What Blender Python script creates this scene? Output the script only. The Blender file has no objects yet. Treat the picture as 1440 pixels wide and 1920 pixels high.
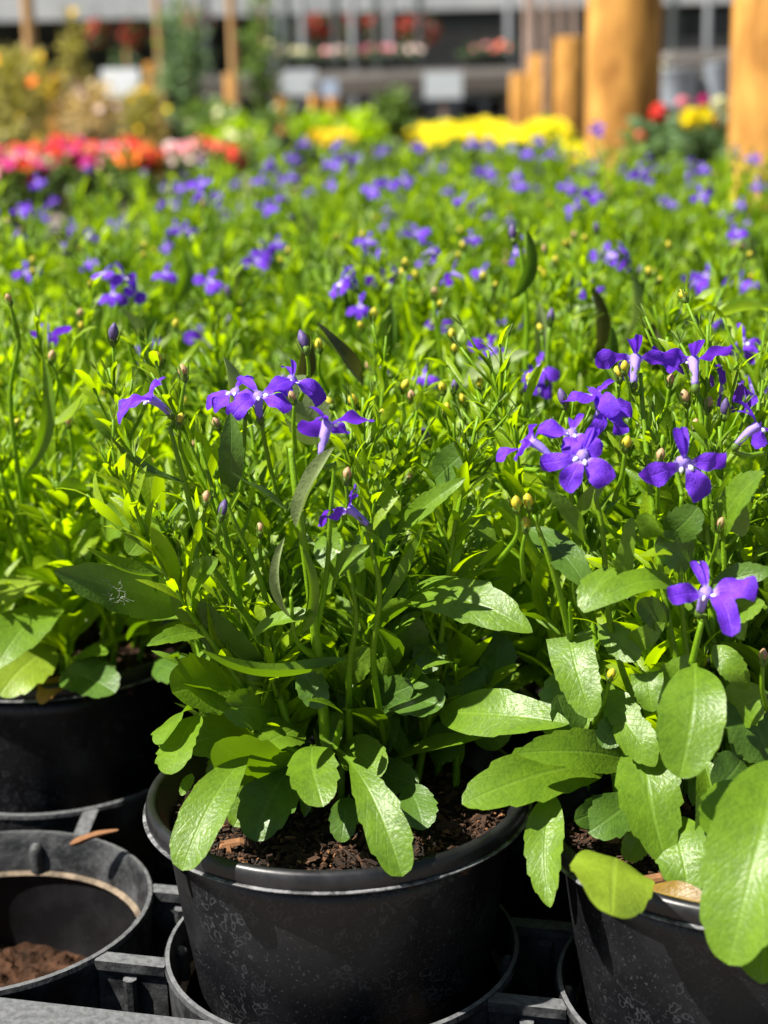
import bpy, math, random
import numpy as np
from mathutils import Vector, Matrix, Euler

# ------------------------------------------------------------------ camera, world, sun, exposure
S = bpy.context.scene
COL = S.collection
rnd = random.Random(7)
R = math.radians
FPX = 2800.0                       # focal length in photo pixels (1440 x 1920)
CAM = Vector((0, 0, 0.309))
PITCH, ROLL = R(14.04), R(1.5)
fw = Vector((0, math.cos(PITCH), -math.sin(PITCH)))
r0 = Vector((1, 0, 0)); u0 = r0.cross(fw)
rt = r0 * math.cos(ROLL) - u0 * math.sin(ROLL)
up = u0 * math.cos(ROLL) + r0 * math.sin(ROLL)
cd = bpy.data.cameras.new('camera'); cam = bpy.data.objects.new('camera', cd); COL.objects.link(cam)
cam.matrix_world = Matrix(((rt.x, up.x, -fw.x, CAM.x), (rt.y, up.y, -fw.y, CAM.y), (rt.z, up.z, -fw.z, CAM.z), (0, 0, 0, 1)))
cd.sensor_fit = 'VERTICAL'; cd.sensor_height = 36.0; cd.sensor_width = 27.0
cd.lens = 36.0 * FPX / 1920.0
cd.clip_start = 0.02; cd.clip_end = 500
cd.dof.use_dof = True; cd.dof.focus_distance = 0.475; cd.dof.aperture_fstop = 10.5
S.camera = cam

EL = R(52); AZ = R(70)             # sun: AZ to the left of straight behind the camera
to_sun = Vector((-math.sin(AZ) * math.cos(EL), -math.cos(AZ) * math.cos(EL), math.sin(EL)))
w = bpy.data.worlds.new('World'); S.world = w; w.use_nodes = True
wn = w.node_tree; bg = wn.nodes['Background']
sky = wn.nodes.new('ShaderNodeTexSky'); sky.sky_type = 'NISHITA'; sky.sun_disc = False
sky.sun_elevation = EL; sky.sun_rotation = math.atan2(to_sun.x, to_sun.y)
wn.links.new(sky.outputs[0], bg.inputs[0]); bg.inputs[1].default_value = 0.04
ld = bpy.data.lights.new('sun', 'SUN'); sun = bpy.data.objects.new('sun', ld); COL.objects.link(sun)
ld.energy = 5.0; ld.angle = R(0.53); ld.color = (1.0, 0.95, 0.86)
sun.rotation_euler = (-to_sun).to_track_quat('-Z', 'Y').to_euler()
S.view_settings.view_transform = 'Standard'; S.view_settings.look = 'None'
S.view_settings.exposure = 1.45; S.view_settings.gamma = 1.0
S.render.engine = 'CYCLES'
S.cycles.max_bounces = 8; S.cycles.transmission_bounces = 6; S.cycles.transparent_max_bounces = 6


def ray(px, py):
    return (fw + rt * ((px - 720) / FPX) - up * ((py - 960) / FPX))


def P(px, py, Y):                  # photo pixel + distance along the ground -> world point
    d = ray(px, py); return CAM + d * (Y / d.y)


def PZ(px, py, z):
    d = ray(px, py); return CAM + d * ((z - CAM.z) / d.z)


def proj(p):
    v = p - CAM; d = v.dot(fw); return 720 + FPX * v.dot(rt) / d, 960 - FPX * v.dot(up) / d


def pxm(p):                        # metres per photo pixel at world point p
    return (p - CAM).dot(fw) / FPX


# ------------------------------------------------------------------ materials
def mat(name):
    m = bpy.data.materials.new(name); m.use_nodes = True
    nt = m.node_tree; return m, nt, nt.nodes['Principled BSDF'], nt.nodes['Material Output']


def nd(nt, typ, **kw):
    n = nt.nodes.new(typ)
    for k, v in kw.items():
        if k.startswith('i_'): n.inputs[k[2:].replace('_', ' ')].default_value = v
        else: setattr(n, k, v)
    return n


def ramp(nt, src, stops, interp='LINEAR'):
    r = nt.nodes.new('ShaderNodeValToRGB'); r.color_ramp.interpolation = interp
    e = r.color_ramp.elements
    while len(e) < len(stops): e.new(0.5)
    for k, (p, c) in enumerate(stops):
        e[k].position = p; e[k].color = (*c, 1) if len(c) == 3 else c
    nt.links.new(src, r.inputs[0]); return r


def mixc(nt, fac, a, b, blend='MIX'):
    m = nt.nodes.new('ShaderNodeMix'); m.data_type = 'RGBA'; m.blend_type = blend
    for s, k in ((fac, 0), (a, 6), (b, 7)):
        if hasattr(s, 'links') or hasattr(s, 'is_linked'): nt.links.new(s, m.inputs[k])
        elif k == 0: m.inputs[0].default_value = s
        else: m.inputs[k].default_value = (*s, 1)
    return m.outputs[2]


def math_n(nt, op, a, b=0.0, c=None):
    m = nt.nodes.new('ShaderNodeMath'); m.operation = op
    for k, s in enumerate((a, b) if c is None else (a, b, c)):
        if hasattr(s, 'is_linked'): nt.links.new(s, m.inputs[k])
        else: m.inputs[k].default_value = s
    return m.outputs[0]


def leaf_mat(name, ca, cb, ct, transl=0.35, vein=0.5, rough=0.44, spec=0.32, nscale=60.0, bump=0.25):
    m, nt, b, out = mat(name)
    tc = nd(nt, 'ShaderNodeTexCoord'); geo = nd(nt, 'ShaderNodeNewGeometry'); oi = nd(nt, 'ShaderNodeObjectInfo')
    n1 = nd(nt, 'ShaderNodeTexNoise'); n1.inputs['Scale'].default_value = nscale; n1.inputs['Detail'].default_value = 4
    nt.links.new(tc.outputs['Object'], n1.inputs['Vector'])
    rr = math_n(nt, 'FRACT', math_n(nt, 'ADD', geo.outputs['Random Per Island'], oi.outputs['Random']))
    f = math_n(nt, 'ADD', math_n(nt, 'MULTIPLY_ADD', n1.outputs[0], 1.1, -0.3), math_n(nt, 'MULTIPLY', rr, 0.6))
    base = mixc(nt, f, ca, cb)
    # veins from the leaf's own uv: u across, v along
    sx = nd(nt, 'ShaderNodeSeparateXYZ'); nt.links.new(tc.outputs['UV'], sx.inputs[0])
    au = math_n(nt, 'ABSOLUTE', math_n(nt, 'SUBTRACT', sx.outputs[0], 0.5))
    mid = nt.nodes.new('ShaderNodeMapRange'); mid.inputs[1].default_value = 0.012; mid.inputs[2].default_value = 0.05
    mid.inputs[3].default_value = 1; mid.inputs[4].default_value = 0; nt.links.new(au, mid.inputs[0])
    ph = math_n(nt, 'FRACT', math_n(nt, 'MULTIPLY', math_n(nt, 'SUBTRACT', sx.outputs[1], math_n(nt, 'MULTIPLY', au, 0.55)), 7.0))
    lat = nt.nodes.new('ShaderNodeMapRange'); lat.inputs[1].default_value = 0.0; lat.inputs[2].default_value = 0.10
    lat.inputs[3].default_value = 0.24; lat.inputs[4].default_value = 0
    nt.links.new(math_n(nt, 'ABSOLUTE', math_n(nt, 'SUBTRACT', ph, 0.5)), lat.inputs[0])
    vv = math_n(nt, 'MAXIMUM', mid.outputs[0], lat.outputs[0])
    vc = tuple(min(1, x * 1.5 + 0.03) for x in cb)
    base = mixc(nt, math_n(nt, 'MULTIPLY', vv, vein), base, vc)
    n2 = nd(nt, 'ShaderNodeTexNoise'); n2.inputs['Scale'].default_value = nscale * 14; n2.inputs['Detail'].default_value = 3
    nt.links.new(tc.outputs['Object'], n2.inputs['Vector'])
    base = mixc(nt, 0.5, base, mixc(nt, n2.outputs[0], tuple(x * 0.6 for x in ca), tuple(x * 1.35 for x in cb)))
    n4 = nd(nt, 'ShaderNodeTexNoise'); n4.inputs['Scale'].default_value = nscale * 3.5; n4.inputs['Detail'].default_value = 5; nt.links.new(tc.outputs['Object'], n4.inputs['Vector'])
    g4 = nt.nodes.new('ShaderNodeMapRange'); g4.inputs[1].default_value = 0.35; g4.inputs[2].default_value = 0.7; nt.links.new(n4.outputs[0], g4.inputs[0])
    base = mixc(nt, math_n(nt, 'MULTIPLY', g4.outputs[0], 0.5), base, tuple(x * 1.25 + d_ for x, d_ in zip(cb, (.010, .010, .002))))
    nt.links.new(base, b.inputs['Base Color'])
    nt.links.new(math_n(nt, 'MULTIPLY_ADD', n4.outputs[0], -0.28, rough + 0.10), b.inputs['Roughness']); b.inputs['Specular IOR Level'].default_value = spec
    bp = nd(nt, 'ShaderNodeBump'); bp.inputs['Strength'].default_value = bump * 1.1; bp.inputs['Distance'].default_value = 0.0007
    nt.links.new(math_n(nt, 'ADD', math_n(nt, 'MULTIPLY', n4.outputs[0], 1.3), math_n(nt, 'SUBTRACT', n2.outputs[0], math_n(nt, 'MULTIPLY', vv, 0.8))), bp.inputs['Height'])
    nt.links.new(bp.outputs[0], b.inputs['Normal'])
    tr = nd(nt, 'ShaderNodeBsdfTranslucent')
    tcol = mixc(nt, math_n(nt, 'MULTIPLY', rr, 0.6), ct, tuple(x * 0.7 for x in ct))
    nt.links.new(tcol, tr.inputs['Color'])
    ms = nd(nt, 'ShaderNodeMixShader'); ms.inputs[0].default_value = transl
    nt.links.new(b.outputs[0], ms.inputs[1]); nt.links.new(tr.outputs[0], ms.inputs[2]); nt.links.new(ms.outputs[0], out.inputs[0])
    return m


def noise_mat(name, ca, cb, scale=30.0, rough=0.7, spec=0.3, bump=0.3, dist=0.002, island=0.0, stretch=None, transl=None):
    m, nt, b, out = mat(name)
    tc = nd(nt, 'ShaderNodeTexCoord'); src = tc.outputs['Object']
    if stretch:
        mp = nd(nt, 'ShaderNodeMapping'); mp.inputs['Scale'].default_value = stretch
        nt.links.new(src, mp.inputs[0]); src = mp.outputs[0]
    n1 = nd(nt, 'ShaderNodeTexNoise'); n1.inputs['Scale'].default_value = scale; n1.inputs['Detail'].default_value = 6
    nt.links.new(src, n1.inputs['Vector'])
    f = n1.outputs[0]
    st = nt.nodes.new('ShaderNodeMapRange'); st.inputs[1].default_value = 0.3; st.inputs[2].default_value = 0.7; nt.links.new(f, st.inputs[0]); f = st.outputs[0]
    if island:
        geo = nd(nt, 'ShaderNodeNewGeometry')
        f = math_n(nt, 'ADD', math_n(nt, 'MULTIPLY', f, 1 - island), math_n(nt, 'MULTIPLY', geo.outputs['Random Per Island'], island))
    nt.links.new(mixc(nt, f, ca, cb), b.inputs['Base Color'])
    b.inputs['Roughness'].default_value = rough; b.inputs['Specular IOR Level'].default_value = spec
    if bump:
        bp = nd(nt, 'ShaderNodeBump'); bp.inputs['Strength'].default_value = bump; bp.inputs['Distance'].default_value = dist
        nt.links.new(n1.outputs[0], bp.inputs['Height']); nt.links.new(bp.outputs[0], b.inputs['Normal'])
    if transl:
        tr = nd(nt, 'ShaderNodeBsdfTranslucent'); tr.inputs['Color'].default_value = (*transl[1], 1)
        ms = nd(nt, 'ShaderNodeMixShader'); ms.inputs[0].default_value = transl[0]
        nt.links.new(b.outputs[0], ms.inputs[1]); nt.links.new(tr.outputs[0], ms.inputs[2]); nt.links.new(ms.outputs[0], out.inputs[0])
    return m


def plastic_mat(name, base, dust, amount=0.5, rough=0.35, scale=55.0, rings=True, top=0.0):
    m, nt, b, out = mat(name)
    tc = nd(nt, 'ShaderNodeTexCoord'); src = tc.outputs['Object']
    n1 = nd(nt, 'ShaderNodeTexNoise'); n1.inputs['Scale'].default_value = scale; n1.inputs['Detail'].default_value = 8; n1.inputs['Roughness'].default_value = 0.65
    nt.links.new(src, n1.inputs['Vector'])
    a = nt.nodes.new('ShaderNodeMapRange'); a.inputs[1].default_value = 0.42; a.inputs[2].default_value = 0.75; nt.links.new(n1.outputs[0], a.inputs[0])
    f = a.outputs[0]
    if rings:                      # dried water-drop outlines
        nz = nd(nt, 'ShaderNodeTexNoise'); nz.inputs['Scale'].default_value = 160; nt.links.new(src, nz.inputs['Vector'])
        wv = nd(nt, 'ShaderNodeVectorMath', operation='MULTIPLY_ADD'); wv.inputs[1].default_value = (0.008, 0.008, 0.008)
        nt.links.new(nz.outputs['Color'], wv.inputs[0]); nt.links.new(src, wv.inputs[2])
        vo = nd(nt, 'ShaderNodeTexVoronoi'); vo.inputs['Scale'].default_value = 250; nt.links.new(wv.outputs[0], vo.inputs['Vector'])
        rg = nt.nodes.new('ShaderNodeMapRange'); rg.inputs[1].default_value = 0.0; rg.inputs[2].default_value = 0.09; rg.inputs[3].default_value = 1; rg.inputs[4].default_value = 0
        nt.links.new(math_n(nt, 'ABSOLUTE', math_n(nt, 'SUBTRACT', vo.outputs['Distance'], 0.36)), rg.inputs[0])
        n3 = nd(nt, 'ShaderNodeTexNoise'); n3.inputs['Scale'].default_value = 48; n3.inputs['Detail'].default_value = 3; nt.links.new(src, n3.inputs['Vector'])
        g = nt.nodes.new('ShaderNodeMapRange'); g.inputs[1].default_value = 0.46; g.inputs[2].default_value = 0.60; nt.links.new(n3.outputs[0], g.inputs[0])
        f = math_n(nt, 'MAXIMUM', math_n(nt, 'MULTIPLY', f, 0.18), math_n(nt, 'MULTIPLY', math_n(nt, 'MULTIPLY', rg.outputs[0], g.outputs[0]), 0.65))
        n5 = nd(nt, 'ShaderNodeTexNoise'); n5.inputs['Scale'].default_value = 900; n5.inputs['Detail'].default_value = 2; nt.links.new(src, n5.inputs['Vector'])
        g5 = nt.nodes.new('ShaderNodeMapRange'); g5.inputs[1].default_value = 0.62; g5.inputs[2].default_value = 0.72; nt.links.new(n5.outputs[0], g5.inputs[0])
        f = math_n(nt, 'MAXIMUM', f, math_n(nt, 'MULTIPLY', g5.outputs[0], 0.6))
    f = math_n(nt, 'MULTIPLY', f, amount)
    if top:                        # dust and scuffs lie on what faces up
        ge = nd(nt, 'ShaderNodeNewGeometry'); sz = nd(nt, 'ShaderNodeSeparateXYZ'); nt.links.new(ge.outputs['Normal'], sz.inputs[0])
        tz = nt.nodes.new('ShaderNodeMapRange'); tz.inputs[1].default_value = 0.75; tz.inputs[2].default_value = 0.98; nt.links.new(sz.outputs[2], tz.inputs[0])
        n6 = nd(nt, 'ShaderNodeTexNoise'); n6.inputs['Scale'].default_value = 420; n6.inputs['Detail'].default_value = 6; nt.links.new(src, n6.inputs['Vector'])
        f = math_n(nt, 'MAXIMUM', f, math_n(nt, 'MULTIPLY', tz.outputs[0], math_n(nt, 'MULTIPLY', n6.outputs[0], top)))
    nt.links.new(mixc(nt, f, base, dust), b.inputs['Base Color'])
    nt.links.new(math_n(nt, 'MULTIPLY_ADD', f, 0.5, rough), b.inputs['Roughness'])
    b.inputs['Specular IOR Level'].default_value = 0.35
    bp = nd(nt, 'ShaderNodeBump'); bp.inputs['Strength'].default_value = 0.7 if top else 0.15; bp.inputs['Distance'].default_value = 0.0008
    nt.links.new(n6.outputs[0] if top else n1.outputs[0], bp.inputs['Height']); nt.links.new(bp.outputs[0], b.inputs['Normal'])
    return m


M = {}
M['leaf'] = leaf_mat('leaf_green', (0.036, 0.092, 0.003), (0.108, 0.192, 0.011), (0.22, 0.41, 0.003), 0.30, spec=0.36)
M['lime'] = leaf_mat('leaf_lime', (0.110, 0.188, 0.002), (0.215, 0.318, 0.007), (0.52, 0.76, 0.001), 0.50, vein=0.3, spec=0.45)
M['yleaf'] = leaf_mat('leaf_yellow_green', (0.12, 0.19, 0.010), (0.19, 0.27, 0.022), (0.30, 0.46, 0.01), 0.28)
M['pale'] = leaf_mat('leaf_pale_back', (0.12, 0.16, 0.06), (0.19, 0.24, 0.10), (0.25, 0.36, 0.05), 0.25, rough=0.55)
M['dark'] = leaf_mat('leaf_dark_shaded', (0.026, 0.066, 0.006), (0.060, 0.122, 0.014), (0.11, 0.23, 0.008), 0.22)  # darker green: painted shade on shaded leaves, own tone on others
M['purple_leaf'] = leaf_mat('leaf_bronzed', (0.03, 0.035, 0.015), (0.05, 0.055, 0.02), (0.10, 0.10, 0.02), 0.15)
M['dead'] = leaf_mat('leaf_dead', (0.22, 0.10, 0.02), (0.35, 0.18, 0.05), (0.4, 0.2, 0.03), 0.3)
M['yellowleaf'] = leaf_mat('leaf_yellow', (0.10, 0.060, 0.007), (0.19, 0.115, 0.014), (0.3, 0.2, 0.02), 0.25)
M['stem'] = leaf_mat('stem_green', (0.085, 0.18, 0.003), (0.165, 0.30, 0.008), (0.32, 0.58, 0.003), 0.3, vein=0, nscale=90)
M['petal'] = leaf_mat('petal_violet', (0.085, 0.016, 0.44), (0.185, 0.046, 0.74), (0.22, 0.04, 0.85), 0.38, vein=0.25, rough=0.6, spec=0.2, nscale=120, bump=0.35)
_m = M['petal']; _nt = _m.node_tree; _b = _nt.nodes['Principled BSDF']; _src = _b.inputs['Base Color'].links[0].from_socket
_uv = _nt.nodes.new('ShaderNodeTexCoord'); _sp = _nt.nodes.new('ShaderNodeSeparateXYZ'); _nt.links.new(_uv.outputs['UV'], _sp.inputs[0])
_th = _nt.nodes.new('ShaderNodeMapRange'); _th.inputs[1].default_value = 0.04; _th.inputs[2].default_value = 0.20; _th.inputs[3].default_value = 0.75; _th.inputs[4].default_value = 0; _nt.links.new(_sp.outputs[1], _th.inputs[0])
_tn = _nt.nodes.new('ShaderNodeTexNoise'); _tn.inputs['Scale'].default_value = 260; _nt.links.new(_uv.outputs['Object'], _tn.inputs['Vector'])
_tp = _nt.nodes.new('ShaderNodeMapRange'); _tp.inputs[1].default_value = 1.15; _tp.inputs[2].default_value = 1.55; _tp.inputs[3].default_value = 0; _tp.inputs[4].default_value = 0.7
_nt.links.new(math_n(_nt, 'ADD', _sp.outputs[1], _tn.outputs[0]), _tp.inputs[0])
_c = mixc(_nt, _th.outputs[0], mixc(_nt, _tp.outputs[0], _src, (0.05, 0.006, 0.26)), (0.55, 0.46, 0.80)); _nt.links.new(_c, _b.inputs['Base Color'])
M['petal_pale'] = leaf_mat('petal_lilac', (0.22, 0.15, 0.58), (0.36, 0.26, 0.70), (0.4, 0.25, 0.8), 0.3, vein=0.2, rough=0.6, spec=0.2)
M['eye'] = noise_mat('petal_white_eye', (0.75, 0.72, 0.85), (0.85, 0.83, 0.9), 200, 0.6, 0.2, 0)
M['bud'] = leaf_mat('bud_yellow', (0.42, 0.40, 0.02), (0.62, 0.52, 0.04), (0.6, 0.5, 0.03), 0.25, vein=0.2, nscale=200)
M['bud_pink'] = leaf_mat('bud_pink', (0.34, 0.20, 0.10), (0.48, 0.32, 0.16), (0.6, 0.3, 0.15), 0.25, vein=0.2, nscale=200)
M['bud_violet'] = leaf_mat('bud_violet', (0.07, 0.05, 0.13), (0.13, 0.09, 0.24), (0.15, 0.1, 0.3), 0.2, vein=0.2, nscale=200)
M['sepal'] = leaf_mat('sepal_green', (0.05, 0.10, 0.012), (0.11, 0.19, 0.02), (0.22, 0.34, 0.02), 0.25, vein=0, nscale=120)
M['fluff'] = noise_mat('seed_hair', (0.22, 0.25, 0.20), (0.32, 0.34, 0.30), 200, 0.9, 0.0, 0)
M['pot'] = plastic_mat('pot_black_plastic', (0.0035, 0.0035, 0.0045), (0.085, 0.088, 0.10), 0.5, 0.40)
M['rim'] = plastic_mat('pot_rim_plastic', (0.006, 0.006, 0.007), (0.05, 0.05, 0.055), 0.35, 0.34, rings=False)
M['tray'] = plastic_mat('tray_black_plastic', (0.006, 0.0065, 0.0075), (0.115, 0.118, 0.122), 0.5, 0.5, scale=80, rings=False, top=1.5)
M['tray_in'] = plastic_mat('inner_black_plastic', (0.004, 0.004, 0.005), (0.03, 0.03, 0.032), 0.3, 0.5, rings=False)  # blacker than the tray body, for cell walls below the ledge
M['worn'] = plastic_mat('rim_worn_edge', (0.03, 0.03, 0.032), (0.30, 0.30, 0.31), 0.9, 0.5, scale=200, rings=False)
M['dust'] = noise_mat('tray_dusty_ledge', (0.03, 0.025, 0.02), (0.20, 0.155, 0.11), 160, 0.9, 0.1, 0.3, 0.001)
M['soil'] = noise_mat('soil_peat', (0.004, 0.003, 0.0022), (0.020, 0.012, 0.008), 260, 0.85, 0.25, 0.6, 0.003)
M['chip'] = noise_mat('soil_bark', (0.006, 0.004, 0.003), (0.060, 0.030, 0.016), 180, 0.8, 0.2, 0.5, 0.001, island=0.75)
M['chip_light'] = noise_mat('wood_fibre', (0.08, 0.035, 0.015), (0.24, 0.115, 0.05), 180, 0.8, 0.2, 0.4, 0.001, island=0.5)
M['debris'] = noise_mat('peat_debris', (0.008, 0.005, 0.003), (0.075, 0.036, 0.020), 150, 0.95, 0.1, 0.8, 0.006)
M['ground'] = noise_mat('ground_gravel', (0.10, 0.085, 0.07), (0.26, 0.22, 0.18), 9, 0.95, 0.1, 0.5, 0.02)
M['post'] = noise_mat('post_timber', (0.20, 0.085, 0.017), (0.50, 0.255, 0.060), 9, 0.8, 0.15, 0.4, 0.006, stretch=(3, 3, 1.2))
M['stake'] = noise_mat('stake_timber', (0.25, 0.14, 0.06), (0.42, 0.26, 0.11), 7, 0.8, 0.15, 0.3, 0.004, stretch=(3, 3, 0.4))
M['grey_stake'] = noise_mat('stake_weathered', (0.20, 0.14, 0.11), (0.38, 0.28, 0.23), 7, 0.85, 0.15, 0.3, 0.004, stretch=(3, 3, 0.4))
M['sign'] = noise_mat('sign_white', (0.66, 0.70, 0.74), (0.76, 0.78, 0.79), 3, 0.5, 0.3, 0)
M['sign_grey'] = noise_mat('sign_grey', (0.40, 0.44, 0.47), (0.48, 0.52, 0.54), 3, 0.5, 0.3, 0)
M['sign_blue'] = noise_mat('sign_blue', (0.30, 0.37, 0.50), (0.38, 0.45, 0.58), 3, 0.5, 0.3, 0)
M['fascia'] = noise_mat('fascia_white', (0.30, 0.32, 0.33), (0.40, 0.41, 0.41), 1.5, 0.6, 0.3, 0)
M['wall'] = noise_mat('cladding_grey', (0.085, 0.092, 0.10), (0.135, 0.143, 0.152), 0.8, 0.6, 0.3, 0)
M['darkwall'] = noise_mat('dark_and_bay_shade', (0.018, 0.022, 0.022), (0.05, 0.06, 0.055), 1.2, 0.7, 0.2, 0)  # shade of the open bay painted in as near black; also dark metalwork
M['glass'] = noise_mat('window_dark', (0.006, 0.006, 0.009), (0.012, 0.012, 0.016), 0.5, 0.12, 0.5, 0)
M['bench'] = noise_mat('bench_timber', (0.06, 0.052, 0.045), (0.13, 0.115, 0.10), 4, 0.85, 0.15, 0.3, 0.005, stretch=(0.4, 3, 3))
M['benchtop'] = noise_mat('bench_pale', (0.17, 0.16, 0.145), (0.27, 0.25, 0.23), 3, 0.85, 0.15, 0)
M['metal'] = noise_mat('galvanised', (0.15, 0.17, 0.20), (0.26, 0.29, 0.33), 12, 0.45, 0.4, 0.1)
for nm, a, b_ in (('red', (0.55, 0.02, 0.015), (0.75, 0.05, 0.03)), ('orange', (0.75, 0.14, 0.01), (0.85, 0.24, 0.03)), ('pink', (0.70, 0.16, 0.22), (0.80, 0.38, 0.42)),
                  ('magenta', (0.42, 0.01, 0.13), (0.6, 0.03, 0.22)), ('coral', (0.72, 0.12, 0.09), (0.8, 0.24, 0.15)), ('yellow', (0.78, 0.60, 0.004), (0.88, 0.76, 0.008)),
                  ('gold', (0.75, 0.46, 0.01), (0.82, 0.56, 0.02)), ('blush', (0.66, 0.44, 0.42), (0.78, 0.62, 0.58)), ('cream', (0.75, 0.72, 0.32), (0.8, 0.78, 0.5)), ('darkred', (0.22, 0.02, 0.015), (0.38, 0.04, 0.03))):
    M['f_' + nm] = noise_mat('petal_' + nm, a, b_, 30, 0.7, 0.2, 0, island=0.6, transl=(0.3, b_))
M['bgleaf'] = leaf_mat('shrub_green', (0.05, 0.10, 0.02), (0.11, 0.18, 0.04), (0.2, 0.32, 0.04), 0.3, vein=0.1, nscale=20)
M['bgolive'] = leaf_mat('shrub_olive', (0.17, 0.175, 0.028), (0.33, 0.28, 0.065), (0.44, 0.42, 0.05), 0.3, vein=0.1, nscale=20)
M['bgtan'] = leaf_mat('shrub_tan', (0.34, 0.23, 0.08), (0.50, 0.38, 0.18), (0.5, 0.36, 0.12), 0.3, vein=0.1, nscale=20)
M['bgsage'] = leaf_mat('shrub_sage', (0.07, 0.13, 0.055), (0.14, 0.22, 0.10), (0.18, 0.3, 0.09), 0.3, vein=0.1, nscale=20)
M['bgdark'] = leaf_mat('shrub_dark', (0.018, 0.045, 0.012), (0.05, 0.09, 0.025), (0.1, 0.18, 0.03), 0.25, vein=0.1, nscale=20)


# ------------------------------------------------------------------ mesh building
class MB:
    def __init__(s): s.v = []; s.f = []; s.uv = []; s.mi = []; s.n = 0

    def add(s, verts, faces, uv=None, mi=0):
        verts = np.asarray(verts, float); o = s.n
        s.v.append(verts); s.n += len(verts)
        s.uv.append(np.zeros((len(verts), 2)) if uv is None else np.asarray(uv, float))
        s.f.extend([tuple(i + o for i in f) for f in faces]); s.mi.extend([mi] * len(faces))

    def mesh(s, name, mats, origin=(0, 0, 0), smooth=True):
        me = bpy.data.meshes.new(name)
        V = np.concatenate(s.v) - np.asarray(origin, float); UV = np.concatenate(s.uv)
        me.from_pydata(V.tolist(), [], s.f)
        ul = me.uv_layers.new(name='UVMap')
        li = np.zeros(len(me.loops), dtype=np.int32); me.loops.foreach_get('vertex_index', li)
        ul.data.foreach_set('uv', UV[li].astype(np.float32).ravel())
        for m in (mats if isinstance(mats, (list, tuple)) else [mats]): me.materials.append(m)
        me.polygons.foreach_set('material_index', np.array(s.mi, dtype=np.int32))
        if smooth: me.polygons.foreach_set('use_smooth', np.ones(len(me.polygons), dtype=bool))
        me.update(); return me


def link(name, me, parent=None, loc=(0, 0, 0), mw=None):
    o = bpy.data.objects.new(name, me); COL.objects.link(o)
    if mw is not None: o.matrix_basis = mw
    else: o.location = loc
    if parent is not None: o.parent = parent
    return o


def tag(o, label=None, cat=None, group=None, kind=None):
    for k, v in (('label', label), ('category', cat), ('group', group), ('kind', kind)):
        if v: o[k] = v
    return o


def thing(name, label, cat, loc=(0, 0, 0), group=None):
    o = bpy.data.objects.new(name, None); COL.objects.link(o); o.location = loc; o.empty_display_size = 0.02
    return tag(o, label, cat, group)


def part(name, mb, m, parent, smooth=True, kind=None, sharp=None):      # world-space mesh under a thing placed without rotation
    o = parent.location if parent is not None else Vector((0, 0, 0))
    ob = link(name, mb.mesh(name, m, tuple(o), smooth), parent)
    if sharp: ob.data.set_sharp_from_angle(angle=R(sharp))
    if kind: ob['kind'] = kind
    return ob


def sub(name, mb, m, prt, smooth=True):
    o = prt.parent.location
    return link(name, mb.mesh(name, m, tuple(o), smooth), prt)


def nrm(v): return v / (np.linalg.norm(v, axis=-1, keepdims=True) + 1e-12)


def profile(shape, t):
    if shape == 'spat':
        u = np.clip((t - 0.28) / 0.72, 0, 1); f = u ** 0.9 * (1 - u) ** 0.42; f = f / 0.527 if True else f
        return np.maximum(f, 0.09 * (t < 0.5))
    if shape == 'oval':
        u = np.clip((t - 0.08) / 0.92, 0, 1); f = u ** 0.6 * (1 - u) ** 0.5; return np.maximum(f / 0.477, 0.10 * (t < 0.4))
    if shape == 'round':
        f = t ** 0.5 * (1 - t) ** 0.5; return np.maximum(f / 0.5, 0.12 * (t < 0.3))
    if shape == 'petal':
        f = t ** 0.75 * (1 - t) ** 0.30; return np.maximum(f / 0.44, 0.2 * (t < 0.5))
    if shape == 'strap':
        return np.clip(1.08 - 0.35 * t, 0, 1) * (1 - t ** 6) ** 0.5
    f = t ** 0.65 * (1 - t) ** 0.75; return np.maximum(f / 0.384, 0.14 * (t < 0.4))       # lanceolate


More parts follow.
